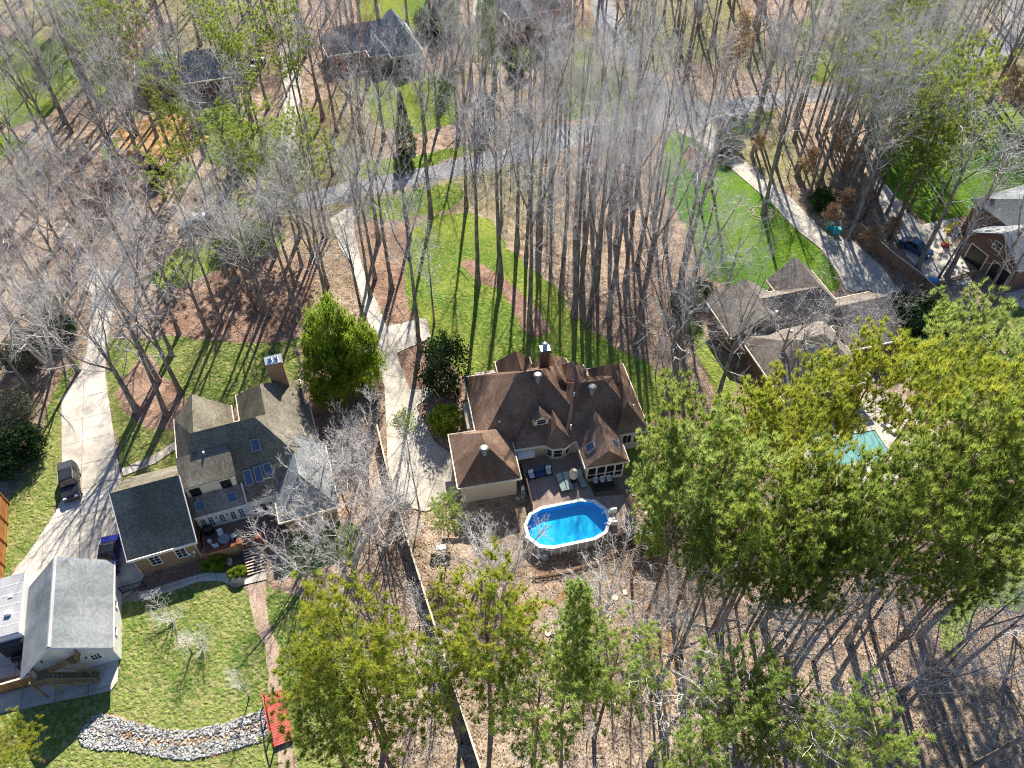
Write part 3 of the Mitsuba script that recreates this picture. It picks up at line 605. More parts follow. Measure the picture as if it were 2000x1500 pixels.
def window(h, fr, u, v, z, w, ht, face, cols=2, rows=2, m='m_trim_white', glass='m_glass_dark', name='window', t=.09):
    """A window on a wall; face is the angle its outside looks to, in the house's own frame (270 = towards the viewer)."""
    L = fr @ frame(face + 90, u, v, z)
    bars = [bx(-w / 2 - t, -w / 2, -.07, .02, -ht / 2 - t, ht / 2 + t), bx(w / 2, w / 2 + t, -.07, .02, -ht / 2 - t, ht / 2 + t),
            bx(-w / 2, w / 2, -.07, .02, ht / 2, ht / 2 + t), bx(-w / 2, w / 2, -.10, .02, -ht / 2 - t, -ht / 2)]
    for i in range(1, cols):
        x = -w / 2 + w * i / cols
        bars.append(bx(x - .022, x + .022, -.045, .0, -ht / 2, ht / 2))
    for j in range(1, rows):
        zz = -ht / 2 + ht * j / rows
        bars.append(bx(-w / 2, w / 2, -.042, .0, zz - .022, zz + .022))
    k = part(h, name, cat(bars), m, L)
    part(k, 'pane', bx(-w / 2, w / 2, -.025, .015, -ht / 2, ht / 2), glass, L)
    return k


def on_plane(fr, u, v, z, normal, spin=0):
    """Frame lying on a sloping roof at a point: local z along the normal, local y up the slope."""
    n = np.array(normal, float)
    n /= np.linalg.norm(n)
    y = np.array([0, 0, 1.0]) - n * n[2]
    y /= np.linalg.norm(y)
    x = np.cross(y, n)
    m = np.eye(4)
    m[:3, 0], m[:3, 1], m[:3, 2], m[:3, 3] = x, y, n, (u, v, z)
    return fr @ m


def skylight(h, fr, u, v, z, normal, w=.75, l=1.1):
    L = on_plane(fr, u, v, z, normal)
    k = part(h, 'skylight', cat(bx(-w / 2 - .08, -w / 2, -l / 2 - .08, l / 2 + .08, -.2, .16), bx(w / 2, w / 2 + .08, -l / 2 - .08, l / 2 + .08, -.2, .16),
                               bx(-w / 2, w / 2, l / 2, l / 2 + .08, -.2, .16), bx(-w / 2, w / 2, -l / 2 - .08, -l / 2, -.2, .16)), 'm_metal_grey', L)
    part(k, 'pane', bx(-w / 2, w / 2, -l / 2, l / 2, -.2, .13), 'm_skylight', L)


def vent(h, fr, u, v, z, r=.16, ht=.7, m='m_metal_grey', name='vent_pipe', z0=-1.0):
    part(h, name, cat(cyl(u, v, z + z0, z + ht, r, 12), cyl(u, v, z + ht, z + ht + .12, r * 1.7, 12, r * 1.2)), m, fr, smooth=40)


# the main house: brown shingled roof of many hips
FM = frame(11, 0, 43)
H = thing('house', 'cream house under a sprawling brown shingled hip roof behind the oval pool', 'house')
E = 3.2
rects = [(-2.54, 9.2, 4.6, 14.4), (6.0, 15.05, 3.45, 12.0), (10.9, 15.05, 8, 13.0), (5.0, 9.07, 9, 14.95), (6.6, 10.7, 7, 13.65), (1.2, 5.1, 9, 16.0), (1.0, 6.6, 3.6, 9), (7.35, 11.85, .1, 7), (-5.31, .94, .1, 6.8)]
blocks = [hip(*rects[0], E, [(2.35, 9.2, 8.4), (4.7, 9.2, 8.4)]), hip(*rects[1], E, [(8.6, 7.5, 7.4), (11.0, 7.5, 7.4)]), hip(*rects[2], E, [(12.9, 8, 6.2), (12.9, 10.6, 6.2)]),
          hip(*rects[3], E, [(6.9, 9, 6.9), (6.9, 13.2, 6.1)]), hip(*rects[4], E, [(8.7, 7.4, 7.2), (8.7, 11.4, 6.6)]), hip(*rects[5], E, [(3.1, 9, 6.9), (3.1, 13.7, 6.9)]),
          hip(*rects[6], E, [(3.8, 8.1, 6.15), (3.8, 9.2, 6.15)]), hip(*rects[7], E, [(9.6, .1, 5.5), (9.6, 7, 5.5)]), hip(*rects[8], E, [(-2.2, 2.85, 6.1), (-2.2, 4.1, 6.1)]),
          hip(11.3, 15.05, 3.45, 8, E + .02, [(12.9, 5.3, 6.1), (12.9, 8, 6.1)])]
bay = [(4.05, 3.6), (4.68, 2.95), (6.08, 2.85), (7.1, 3.55), (6.6, 5.0), (4.4, 5.0)]
blocks.append(hull([(u, v, z) for u, v in bay for z in (E - .16, E + .01)] + [(5.4, 4.25, 5.25), (5.3, 6.3, 5.6)]))
R = part(H, 'roof', roof_union(blocks), 'm_shingle_brown', FM)
plan = [(a, b, c, d) for a, b, c, d in rects] + [(Polygon(bay), 0, 0, 0)]
part(H, 'gutter', eave_trim(plan, E), 'm_trim_cream', FM)
part(H, 'wall', walls([r for i, r in enumerate(rects) if i not in (7,)] + [(Polygon(bay), 0, 0, 0)], 0, E - .165, .38), 'm_siding_cream', FM)
k = part(H, 'chimney', cat(bx(5.4, 6.3, 11.8, 12.6, 0, 8.2), bx(5.28, 6.42, 11.68, 12.72, 7.9, 8.25)), 'm_brick_brown', FM)
part(k, 'cap', cat(bx(5.35, 6.35, 11.75, 12.65, 8.25, 8.33), cyl(5.85, 12.2, 8.33, 8.9, .24, 12), cyl(5.85, 12.2, 8.9, 9.0, .36, 12, .2)), 'm_metal_bright', FM, smooth=40)
for u, v, z, r in ((4.3, 8.5, 7.9, .26), (9.55, 6.75, 6.9, .26), (-2.3, 2.2, 5.6, .26)):
    vent(H, FM, u, v, z, r, .55, name='roof_vent')
for u, v, z in ((7.8, 7.0, 6.2), (-.1, 6.1, 4.6), (13.6, 5.2, 5.1), (6.9, 4.4, 4.4)):
    vent(H, FM, u, v, z, .07, .35, 'm_plastic_white')
for u, sg in ((8.3, -1), (10.7, 1)):
    skylight(H, FM, u, 1.7, 5.5 - 1.3 * 1.02 + .02, (sg * 1.02, 0, 1), .8, .95)
# dormer with one window
D = part(H, 'dormer', prism(Polygon([(3.25, 4.4), (4.85, 4.4), (4.85, 5.25), (4.05, 5.95), (3.25, 5.25)]), 0, 2.6), 'm_trim_cream', FM @ np.array([[1, 0, 0, 0], [0, 0, -1, 7.95], [0, 1, 0, 0], [0, 0, 0, 1.0]]))
part(D, 'roof', roof_union([hull([(3.05, v, 5.2) for v in (5.15, 8.2)] + [(3.05, v, 5.08) for v in (5.15, 8.2)] + [(4.05, v, 6.1) for v in (5.15, 8.2)] + [(4.05, v, 5.98) for v in (5.15, 8.2)]),
                            hull([(5.05, v, 5.2) for v in (5.15, 8.2)] + [(5.05, v, 5.08) for v in (5.15, 8.2)] + [(4.05, v, 6.1) for v in (5.15, 8.2)] + [(4.05, v, 5.98) for v in (5.15, 8.2)])]), 'm_shingle_brown', FM)
part(D, 'window', bx(3.62, 4.48, 5.30, 5.34, 4.58, 5.22), 'm_glass_dark', FM)
part(D, 'window_frame', cat(bx(3.52, 3.62, 5.27, 5.345, 4.5, 5.3), bx(4.48, 4.58, 5.27, 5.345, 4.5, 5.3), bx(3.62, 4.48, 5.27, 5.345, 5.22, 5.3), bx(3.62, 4.48, 5.27, 5.345, 4.5, 4.58), bx(3.62, 4.48, 5.28, 5.345, 4.88, 4.92)), 'm_trim_white', FM)
# bay windows, other windows
window(H, FM, 5.38, 3.26, 2.0, .85, 1.15, 266, 1, 2)
window(H, FM, 4.62, 3.55, 2.0, .55, 1.1, 226, 1, 2)
window(H, FM, 6.42, 3.5, 2.0, .55, 1.1, 304, 1, 2)
window(H, FM, 12.9, 3.82, 1.8, .9, 1.3, 270, 2, 1)
window(H, FM, 14.1, 3.82, 1.8, .9, 1.3, 270, 2, 1)
window(H, FM, 2.2, 3.97, 1.9, 1.2, 1.6, 270, 2, 3)
part(H, 'entry_cornice', bx(-1.3, 1.15, 14.3, 15.3, 2.45, 2.7), 'm_siding_cream', FM)
part(H, 'bay_wall', prism(Polygon([(-2.52, 8.0), (-3.2, 8.0), (-3.2, 11.5), (-2.52, 11.5)]), 0, 2.2), 'm_siding_cream', FM)
# screened gable porch
S = part(H, 'porch_frame', cat([bx(u - .08, u + .08, .32, .46, .3, 3.0) for u in (7.75, 8.7, 9.65, 10.6, 11.45)], bx(7.67, 11.53, .33, .45, .3, .75), bx(7.67, 11.53, .33, .45, 1.35, 1.47), bx(7.67, 11.53, .31, .47, 2.85, 3.05),
                               [bx(11.4, 11.5, v - .08, v + .08, .3, 3.0) for v in (2.0, 3.4)], bx(11.41, 11.49, .46, 3.6, .3, .75), bx(11.41, 11.49, .46, 3.6, 1.35, 1.47),
                               bx(9.57, 9.73, .33, .45, 3.05, 5.1), rod((7.75, .39, 3.15), (9.65, .39, 5.1), .08, 4), rod((9.65, .39, 5.1), (11.45, .39, 3.2), .08, 4), rod((8.6, .39, 3.05), (8.6, .39, 4.0), .06, 4), rod((10.7, .39, 3.05), (10.7, .39, 4.0), .06, 4)), 'm_trim_cream', FM)
for i, (a, b) in enumerate(((7.83, 8.62), (8.78, 9.57), (9.73, 10.52), (10.68, 11.37))):
    part(H, 'porch_screen', bx(a, b, .375, .40, .75, 1.35), 'm_glass_dark', FM)
    part(H, 'porch_screen', bx(a, b, .375, .40, 1.47, 2.85), 'm_glass_dark', FM)
part(H, 'porch_screen', hull([(u, v, z) for v in (.375, .40) for u, z in ((7.9, 3.05), (11.3, 3.05), (9.65, 4.98))]), 'm_glass_dark', FM)
part(H, 'porch_wall', cat(bx(7.7, 11.5, .5, 3.9, 0, .32), bx(7.6, 7.75, .5, 3.9, .3, 3.04), bx(11.38, 11.44, .5, 3.7, .3, 3.04)), 'm_siding_cream', FM)
AW = part(H, 'awning', cat(hull([(1.2, 4.0, 2.95), (2.95, 4.0, 2.95), (1.2, 4.0, 2.9), (2.95, 4.0, 2.9), (1.2, 3.0, 2.5), (2.95, 3.0, 2.5), (1.2, 3.0, 2.45), (2.95, 3.0, 2.45)]), [bx(1.2 + i * .35, 1.5 + i * .35, 2.98, 3.0, 2.26 + .05 * (i % 2), 2.5) for i in range(5)]), 'm_cushion_white', FM)

# deck
DK = thing('deck', 'pinkish brown boarded deck between the brown roofed house and the oval pool', 'deck')
pool_c, pool_a = (4.55, -4.55), 2.5


def oval(L, Wd, n=6):
    r = Wd / 2
    a = np.linspace(-math.pi / 2, math.pi / 2, n)
    pts = [(L / 2 - r * .92 + r * math.cos(t) * .92, r * math.sin(t)) for t in a]
    return Polygon(pts + [(-x, -y) for x, y in pts])


ov = shapely.affinity.translate(shapely.affinity.rotate(oval(8.55, 4.75), pool_a, origin=(0, 0)), *pool_c)
dk = Polygon([(1.62, 3.9), (1.68, 1.0), (1.6, -4.0), (8.9, -6.5), (10.3, -6.3), (11.2, -5.0), (10.95, -2.2), (8.05, -1.9), (7.72, .25), (7.55, .25), (7.55, 3.9)])
dk2 = dk.difference(ov.buffer(.03))
part(DK, 'floor', prism(dk2, .78, .90), 'm_deck', FM)
part(DK, 'skirt', prism(dk2.difference(dk2.buffer(-.06)), .03, .779), 'm_deck_dark', FM)
part(DK, 'step', bx(8.2, 10.8, -2.18, -1.2, .05, .58), 'm_deck_dark', FM)
part(DK, 'step', bx(8.2, 10.8, -1.2, -.5, .05, .30), 'm_deck_dark', FM)
for a, b in (((1.66, 1.0), (1.62, -2.2)), ((10.98, -2.2), (11.2, -5.0)), ((11.2, -5.0), (10.3, -6.25)), ((10.3, -6.25), (8.95, -6.4))):
    L = math.hypot(b[0] - a[0], b[1] - a[1])
    nb = int(L / .14)
    px = [(a[0] + (b[0] - a[0]) * i / nb, a[1] + (b[1] - a[1]) * i / nb) for i in range(nb + 1)]
    part(DK, 'railing', cat([bx(x - .018, x + .018, y - .018, y + .018, .9, 1.72) for x, y in px], rod((*a, 1.76), (*b, 1.76), .05, 4), rod((*a, 1.0), (*b, 1.0), .03, 4)), 'm_deck_dark', FM)
# the oval pool
PL = thing('swimming_pool', 'oval above-ground pool with white rim and bright blue water', 'swimming pool')
part(PL, 'rim', prism(ov.difference(shapely.affinity.scale(ov, .925, .875)), 1.24, 1.33), 'm_plastic_white', FM)
inner = ov.buffer(-.10)
part(PL, 'wall', prism(inner.difference(inner.buffer(-.05)), .02, 1.238), 'm_pool_wall', FM)
part(PL, 'liner', cat(flat(inner.buffer(-.055), .50), prism(inner.buffer(-.051).difference(inner.buffer(-.09)), .505, 1.236)), 'm_pool_liner', FM)
wp = inner.buffer(-.092)
gx, gy = np.meshgrid(np.linspace(-4.3, 4.3, 150), np.linspace(-2.4, 2.4, 90))
tri = trimesh.Trimesh(np.column_stack([gx.ravel(), gy.ravel(), np.zeros(gx.size)]), np.array([(j * 150 + i, j * 150 + i + 1, (j + 1) * 150 + i + 1) for j in range(89) for i in range(149)] + [(j * 150 + i, (j + 1) * 150 + i + 1, (j + 1) * 150 + i) for j in range(89) for i in range(149)]), process=False)
tri.apply_transform(frame(pool_a, *pool_c, 1.12))
cen = tri.vertices[tri.faces].mean(1)
tri.update_faces(shapely.contains_xy(wp, cen[:, 0], cen[:, 1]))
tri.vertices[:, 2] += .018 * (meshkit.noise(tri.vertices * [2.2, 3.6, 0], 3) - .5) + .006 * (meshkit.noise(tri.vertices * [7, 9, 0], 4) - .5)
part(PL, 'water', tri, 'm_water', FM, smooth=True)
ring = np.array(ov.buffer(-.02).exterior.coords)
post = [ov.exterior.interpolate(t, normalized=True) for t in np.linspace(0, 1, 27)[:-1]]
for q in post:
    if q.y < -4.8 or q.x < 1.2:
        part(PL, 'post', bx(q.x - .06, q.x + .06, q.y - .05, q.y + .05, .02, 1.24), 'm_plastic_white', FM)
part(PL, 'ladder', cat(rbx(8.62, 9.55, -4.2, -3.95, .9, 1.75), rbx(8.6, 9.3, -5.5, -5.25, .9, 1.6), rbx(8.55, 9.25, -4.9, -4.6, .9, 1.25), rod((8.5, -4.1, 1.7), (8.0, -4.2, 1.3), .05), rod((8.5, -5.35, 1.6), (8.0, -5.3, 1.3), .05)), 'm_plastic_white', FM)
part(PL, 'skimmer', cat(rbx(3.4, 3.9, -7.15, -6.75, .7, 1.2), rbx(.2, .55, -5.4, -5.1, .8, 1.25)), 'm_plastic_white', FM)
k = thing('pool_pump', 'grey pool filter pump on red mulch at the lower left of the oval pool', 'pump')
part(k, 'tank', cat(cyl(1.75, -7.15, 0.02, .75, .33, 16), cyl(1.75, -7.15, .75, .92, .33, 16, .2)), 'm_metal_grey', FM, smooth=40)
part(k, 'motor', cat(rod((1.1, -6.9, .3), (1.6, -6.95, .3), .16, 10), rbx(1.0, 1.5, -7.1, -6.7, .02, .2), cyl(1.3, -6.6, .02, .7, .14, 10)), 'm_plastic_white', FM, smooth=40)
# furniture on the deck


def lounger(x, y, rot, z, label, m, tilt=.5):
    k = thing('sun_lounger', label, 'sun lounger', 'loungers on the deck' if z > .5 else 'loungers by the right pool')
    L = FM @ frame(rot, x, y, z)
    part(k, 'frame', cat(bx(-.32, .32, -.95, .95, .26, .32), [bx(a - .03, a + .03, b - .03, b + .03, 0, .26) for a in (-.27, .27) for b in (-.8, .8)]), 'm_metal_black', L)
    part(k, 'cushion', rbx(-.3, .3, -.95, .3, .325, .43), m, L)
    part(k, 'backrest', hull([(a, b, c) for a in (-.3, .3) for b, c in ((.32, .33), (.30, .44), (.92, .33 + tilt), (.86, .44 + tilt))]), m, L)


lounger(5.05, .05, 6, .9, 'sage cushioned lounger at the left of three on the deck', 'm_cushion_sage')
lounger(5.72, .1, 3, .9, 'sage cushioned lounger in the middle, beside the covered heater', 'm_cushion_sage')
lounger(7.1, .15, 8, .9, 'sage cushioned lounger at the right of the covered heater', 'm_cushion_sage')
k = thing('patio_heater', 'dome-topped patio item under a cream cover between the sage loungers', 'patio heater')
part(k, 'cover', trimesh.creation.revolve(np.array([(0, 1.75), (.18, 1.72), (.36, 1.55), (.44, 1.25), (.46, .75), (.0, .74)]), sections=18), 'm_canvas_cream', FM @ frame(0, 6.35, .45, .9), smooth=40)
part(k, 'base', cyl(0, 0, 0, .74, .36, 16, .3), 'm_metal_black', FM @ frame(0, 6.35, .45, .9))


def chair(name, x, y, rot, z, w, m, label, catg, grp=None, F=None):
    k = thing(name, label, catg, grp)
    L = (FM if F is None else F) @ frame(rot, x, y, z)
    part(k, 'frame', cat(bx(-w / 2, w / 2, -.32, .32, .1, .3), bx(-w / 2 - .09, -w / 2, -.36, .36, 0, .6), bx(w / 2, w / 2 + .09, -.36, .36, 0, .6), bx(-w / 2 - .09, w / 2 + .09, .361, .45, 0, .8)), 'm_metal_black', L)
    part(k, 'cushion', rbx(-w / 2 + .01, w / 2 - .01, -.34, .3, .305, .48), m, L)
    part(k, 'back_cushion', rbx(-w / 2 + .01, w / 2 - .01, .19, .355, .485, .95), m, L)


chair('patio_chair', 2.3, 1.6, 8, .9, .6, 'm_cushion_white', 'pale cushioned patio chair left of the blue deck sofa', 'patio chair')
chair('patio_sofa', 3.2, 1.65, 4, .9, 1.05, 'm_cushion_blue', 'blue cushioned sofa between two pale chairs on the deck', 'sofa')
chair('patio_chair', 4.1, 1.75, -5, .9, .6, 'm_cushion_white', 'pale cushioned patio chair right of the blue deck sofa', 'patio chair')
k = thing('dining_table', 'dark long table with pale chairs in the shade under the porch end', 'table')
part(k, 'table_top', rbx(8.3, 10.4, -.95, -.3, .68, .74), 'm_metal_black', FM)
for u in (8.4, 10.3):
    part(k, 'leg', bx(u - .04, u + .04, -.66, -.58, .31, .68), 'm_metal_black', FM)
for i, u in enumerate((8.6, 9.3, 10.0)):
    k = thing('dining_chair', ['left', 'middle', 'right'][i] + ' pale chair at the dark table beside the deck steps', 'chair', 'pale chairs at the dark table')
    part(k, 'seat', rbx(u - .22, u + .22, -.25, .17, .72, .78), 'm_cushion_white', FM)
    part(k, 'backrest', rbx(u - .22, u + .22, .171, .22, .79, 1.2), 'm_cushion_white', FM)
    for a in (-.18, .18):
        part(k, 'leg', cat(bx(u + a - .02, u + a + .02, -.22, -.18, .31, .72), bx(u + a - .02, u + a + .02, .1, .14, .31, .72)), 'm_metal_black', FM)
k = thing('storage_bench', 'grey storage bench by the railing right of the oval pool', 'bench')
part(k, 'body', rbx(10.2, 11.0, -5.9, -4.9, .9, 1.35), 'm_metal_grey', FM)
part(k, 'lid', rbx(10.15, 11.05, -5.95, -4.85, 1.352, 1.42), 'm_canvas_grey', FM)
k = thing('hose_reel', 'pale downspout box and hose reel at the garage corner', 'hose reel')
part(k, 'box', rbx(1.05, 1.35, .25, .65, .03, 1.1), 'm_plastic_white', FM)
part(k, 'reel', rod((1.05, .05, .6), (1.35, .05, .6), .26, 14), 'm_metal_grey', FM)

# ---------------------------------------------------------------- the left house: charcoal roof, tan brick
FL = frame(19.5, -30, 38)
H = thing('house', 'tan brick house under a charcoal roof with skylights beside the left driveway', 'house')
E = 3.2
rects = [(-.3, 13.0, .7, 11.2), (-.6, 5.2, 1.2, 13.6), (5.8, 12.6, 6, 14.9), (-5.5, .45, -1.95, 7.6), (7.9, 13.6, -2.6, 5.5)]
blocks = [hip(*rects[0], E, [(2.4, 5.95, 8.9), (8.1, 5.95, 8.9)]), hip(*rects[1], E, [(2.35, 6, 8.4), (2.35, 12.4, 7.4)]), hip(*rects[2], E, [(8.9, 7, 7.2), (8.9, 11.8, 7.2)]),
          hip(*rects[3], E - .1, [(-5.5, 2.85, 7.2), (.45, 2.85, 7.2)]), hip(*rects[4], E - .02, [(10.7, .4, 5.8), (10.7, 5.5, 5.8)])]
blocks[0] = blocks[0] - m3.Manifold.cube((5.0, 3.0, 9)).translate((.35, -.5, 3.0)) if False else blocks[0]
part(H, 'roof', roof_union(blocks[:4]), 'm_shingle_dark', FL)
part(H, 'roof', blocks[4], 'm_shingle_grey', FL, label='pale grey front wing roof')
part(H, 'gutter', eave_trim([rects[0], rects[1], rects[2], rects[4]], E), 'm_trim_cream', FL)
part(H, 'gutter', cat(bx(-5.6, .5, -2.06, -1.955, 2.85, 3.14), rod((-5.56, -1.98, 3.1), (-5.56, 2.85, 7.22), .05, 4), rod((.5, -1.98, 3.12), (.5, 2.8, 7.2), .07, 4)), 'm_trim_white', FL)
part(H, 'wall', walls([rects[0], rects[1], rects[2], rects[4]], 0, E - .17, .4), 'm_brick_tan', FL)
part(H, 'garage_wall', cat(walls([rects[3]], 0, 2.93, .25), hull([(-5.24, v, z) for v, z in ((-1.7, 2.93), (7.35, 2.93), (2.85, 6.9))] + [(-5.1, v, z) for v, z in ((-1.7, 2.93), (7.35, 2.93), (2.85, 6.9))])), 'm_brick_tan', FL)
for u in (-3.55, -1.25):
    window(H, FL, u, -1.72, 1.75, .8, 1.3, 270, 2, 3, name='garage_window')
part(H, 'downspout', cat(rod((-5.2, -1.78, .05), (-5.2, -1.78, 2.85), .05, 5), rod((.15, -1.78, .05), (.15, -1.78, 2.85), .05, 5)), 'm_trim_white', FL)
part(H, 'meter', cat(rbx(-.75, -.55, -1.82, -1.69, 1.0, 1.3), rbx(-.35, -.1, -1.82, -1.69, 1.1, 1.5), rbx(-.45, -.3, -1.80, -1.69, .6, .8)), 'm_plastic_white', FL)
# shed dormer and the low roof below it
part(H, 'dormer', hull([(u, v, z) for u in (.55, 5.0) for v, z in ((1.95, 4.4), (1.95, 6.05), (4.3, 7.2), (4.3, 4.4))]), 'm_trim_cream', FL)
part(H, 'dormer_roof', hull([(u, v, z) for u in (.35, 5.2) for v, z in ((1.93, 6.06), (1.93, 6.16), (4.6, 7.55), (4.6, 7.4))]), 'm_shingle_dark', FL)
window(H, FL, 1.35, 1.94, 5.3, .75, .85, 270, 1, 2, m='m_metal_black', name='dormer_window')
window(H, FL, 4.1, 1.94, 5.3, .75, .85, 270, 1, 2, m='m_metal_black', name='dormer_window')
part(H, 'low_roof', hull([(u, v, z) for u in (.5, 5.3) for v, z in ((.56, 3.25), (.56, 3.05), (1.93, 4.75), (1.93, 3.05))]), 'm_shingle_weathered', FL)
part(H, 'low_gutter', cat(bx(.48, 5.4, .46, .555, 3.08, 3.28), rod((5.36, .5, 3.3), (5.36, 1.95, 4.85), .06, 4)), 'm_trim_white', FL)
lown = (0, -1.5, 1.37)
for u in (1.35, 4.25):
    skylight(H, FL, u, 1.25, 4.02, lown, .75, .8)
mn = (0, -5.7, 5.25)
skylight(H, FL, 7.5, 4.2, 7.0, mn, .7, 1.0)
for u in (6.1, 7.05, 8.0):
    skylight(H, FL, u, 1.95 + .05 * u, 4.62 + .054 * u, mn, .62, 1.35)
vent(H, FL, 2.9, 4.4, 7.3, .08, .3, 'm_plastic_white')
for u, v, z in ((1.3, 1.6, 4.5), (2.75, 1.65, 4.55), (4.2, 1.6, 4.5)):
    vent(H, FL, u, v, z, .14, .25, 'm_shingle_dark', name='roof_vent')
k = part(H, 'chimney', cat(bx(9.9, 11.5, 13.2, 14.3, 0, 8.0), bx(9.8, 11.6, 13.1, 14.4, 7.7, 8.05)), 'm_brick_tan', FL)
part(k, 'cap', cat(bx(9.85, 11.55, 13.15, 14.35, 8.05, 8.2), cyl(10.4, 13.75, 8.2, 8.6, .22, 12), cyl(11.0, 13.75, 8.2, 8.6, .22, 12)), 'm_metal_bright', FL, smooth=40)
# white kitchen wall and its windows
part(H, 'kitchen_wall', bx(.52, 7.7, .70, 1.09, .0, 3.04), 'm_siding_white', FL)
for u in (1.05, 1.75, 2.75, 3.75, 4.55):
    window(H, FL, u, .69, 1.95, .42, 1.25, 270, 2, 4, name='kitchen_window')
for u in (5.9, 6.6, 7.3):
    window(H, FL, u, .69, 1.9, .5, 1.2, 270, 1, 2, name='kitchen_window')
part(H, 'wall_lamp', cat(rbx(2.2, 2.32, .60, .695, 2.2, 2.45), rbx(3.2, 3.32, .60, .695, 2.2, 2.45)), 'm_metal_black', FL)
TR = thing('terrace', 'raised brown brick terrace with parapet behind the tan brick garage', 'terrace')
part(TR, 'floor', bx(.46, 7.5, -2.35, .69, .0, .9), 'm_terrace', FL)
part(TR, 'parapet', cat(bx(.9, 4.0, -2.62, -2.36, 0, 1.75), bx(4.02, 5.6, -2.62, -2.36, 0, .9)), 'm_brick_tan', FL)
part(TR, 'coping', cat(bx(.85, 4.0, -2.68, -2.3, 1.75, 1.83)), 'm_brick_red', FL)
for u in (.78, 4.0, 5.75):
    part(TR, 'pier', cat(bx(u - .2, u + .2, -2.75, -2.28, 0, 2.05), bx(u - .25, u + .25, -2.8, -2.23, 2.05, 2.13)), 'm_brick_red', FL)
part(TR, 'railing', cat(rod((4.2, -2.5, 1.75), (5.6, -2.5, 1.75), .06, 4), rod((.5, -1.9, 1.9), (.5, .3, 1.9), .04, 4)), 'm_brick_red', FL)
ST = thing('staircase', 'brick garden stairs with pale treads descending from the terrace', 'stairs')
part(ST, 'base', hull([(u, v, z) for u in (4.05, 5.6) for v, z in ((-2.63, 0), (-2.63, .70), (-5.1, .02), (-5.1, 0))]), 'm_brick_red', FL)
for i in range(9):
    z = .90 - .09 * i
    k = part(ST, 'step', bx(4.0, 5.65, -2.92 - .275 * i, -2.66 - .275 * i, max(z - .12, 0), z), 'm_brick_red', FL)
    part(k, 'nosing', bx(3.99, 5.66, -2.94 - .275 * i, -2.83 - .275 * i, z + .002, z + .03), 'm_stone_cream', FL)
k = thing('patio_table', 'round pale patio table on the brown brick terrace', 'table')
part(k, 'table_top', cyl(2.6, -1.45, 1.6, 1.65, .55, 24), 'm_metal_grey', FL)
part(k, 'pedestal', cat(cyl(2.6, -1.45, .93, 1.6, .06, 8), cyl(2.6, -1.45, .9, .93, .3, 12)), 'm_metal_grey', FL)
for i, (u, v, r) in enumerate(((1.75, -1.75, 100), (3.4, -1.2, -80), (2.3, -.6, 10))):
    k = thing('garden_chair', ['left', 'right', 'rear'][i] + ' white chair at the round terrace table', 'chair', 'white chairs at the terrace table')
    L = FL @ frame(r, u, v, .9)
    part(k, 'seat', rbx(-.24, .24, -.24, .24, .42, .47), 'm_plastic_white', L)
    part(k, 'backrest', rbx(-.24, .24, .24, .29, .45, .92), 'm_plastic_white', L)
    for a in (-.2, .2):
        part(k, 'leg', cat(bx(a - .02, a + .02, -.22, -.18, 0, .42), bx(a - .02, a + .02, .18, .22, 0, .42)), 'm_plastic_white', L)
k = thing('grill', 'dark covered grill in the shaded terrace corner', 'grill')
part(k, 'cover', rbx(.7, 1.7, -.15, .45, .9, 1.9, .15), 'm_metal_black', FL)
k = thing('planter', 'small planter with pale flowers on the terrace', 'planter')
part(k, 'pot', cyl(1.2, -1.0, .9, 1.2, .18, 12, .22), 'm_stone_cream', FL)
part(k, 'flowers', leaves(np.random.default_rng(5), np.array([1.2, -1.0, 1.35]) + np.random.default_rng(6).normal(0, .13, (80, 3)), .06) if 'leaves' in globals() else rbx(1.05, 1.35, -1.15, -.85, 1.2, 1.45), 'm_plastic_white', FL)

# ---------------------------------------------------------------- the white outbuilding: grey gable roof and outside stairs
FS = frame(18.5, -34, 26.5)
H = thing('garage', 'white outbuilding with grey gable roof and wooden outside stairs at lower left', 'garage')


def gable(u0, uR, u1, v0, v1, zl, zR, zr, th=.17):
    a = [(u0, zl), (uR, zR), (u1, zr), (u1, zr - th), (uR, zR - th), (u0, zl - th)]
    m = prism(Polygon(a), 0, v1 - v0)
    m.apply_transform(np.array([[1, 0, 0, 0], [0, 0, -1, v1], [0, 1, 0, 0], [0, 0, 0, 1.0]]))
    return m


part(H, 'roof', gable(-6.5, -2.95, .85, -.45, 8.0, 2.55, 6.0, 3.2), 'm_shingle_grey', FS)
part(H, 'ridge_vent', cat(gable(-3.12, -2.95, -2.77, -.42, 7.95, 5.9, 6.07, 5.93, .06)), 'm_rubber_roof', FS)
part(H, 'wall', (lambda m: (m.apply_transform(np.array([[1, 0, 0, 0], [0, 0, -1, 7.6], [0, 1, 0, 0], [0, 0, 0, 1.0]])), m)[1])(prism(Polygon([(-6.05, 0), (.4, 0), (.4, 3.25), (-2.95, 5.78), (-6.05, 2.75)]), 0, 7.6)), 'm_siding_white', FS)
part(H, 'rake_trim', cat(rod((-6.5, -.48, 2.44), (-2.95, -.48, 5.9), .085, 4), rod((-2.95, -.48, 5.9), (.85, -.48, 3.1), .085, 4)), 'm_trim_white', FS)
part(H, 'gutter', cat(bx(.855, .95, -.4, 7.9, 3.02, 3.16)), 'm_trim_white', FS)
window(H, FS, -1.0, -.01, 1.75, .75, .75, 270, 3, 2)
window(H, FS, .41, 2.0, 1.7, .6, .8, 0, 1, 2)
window(H, FS, .41, 4.6, 1.7, .6, .8, 0, 1, 2)
part(H, 'wall_lamp', cat(rbx(-1.75, -1.62, -.12, -.002, 1.9, 2.15), rbx(-4.6, -4.47, -.12, -.002, 3.3, 3.55)), 'm_metal_black', FS)
part(H, 'door', bx(-3.35, -2.4, -.05, -.002, 3.0, 4.75), 'm_trim_white', FS)
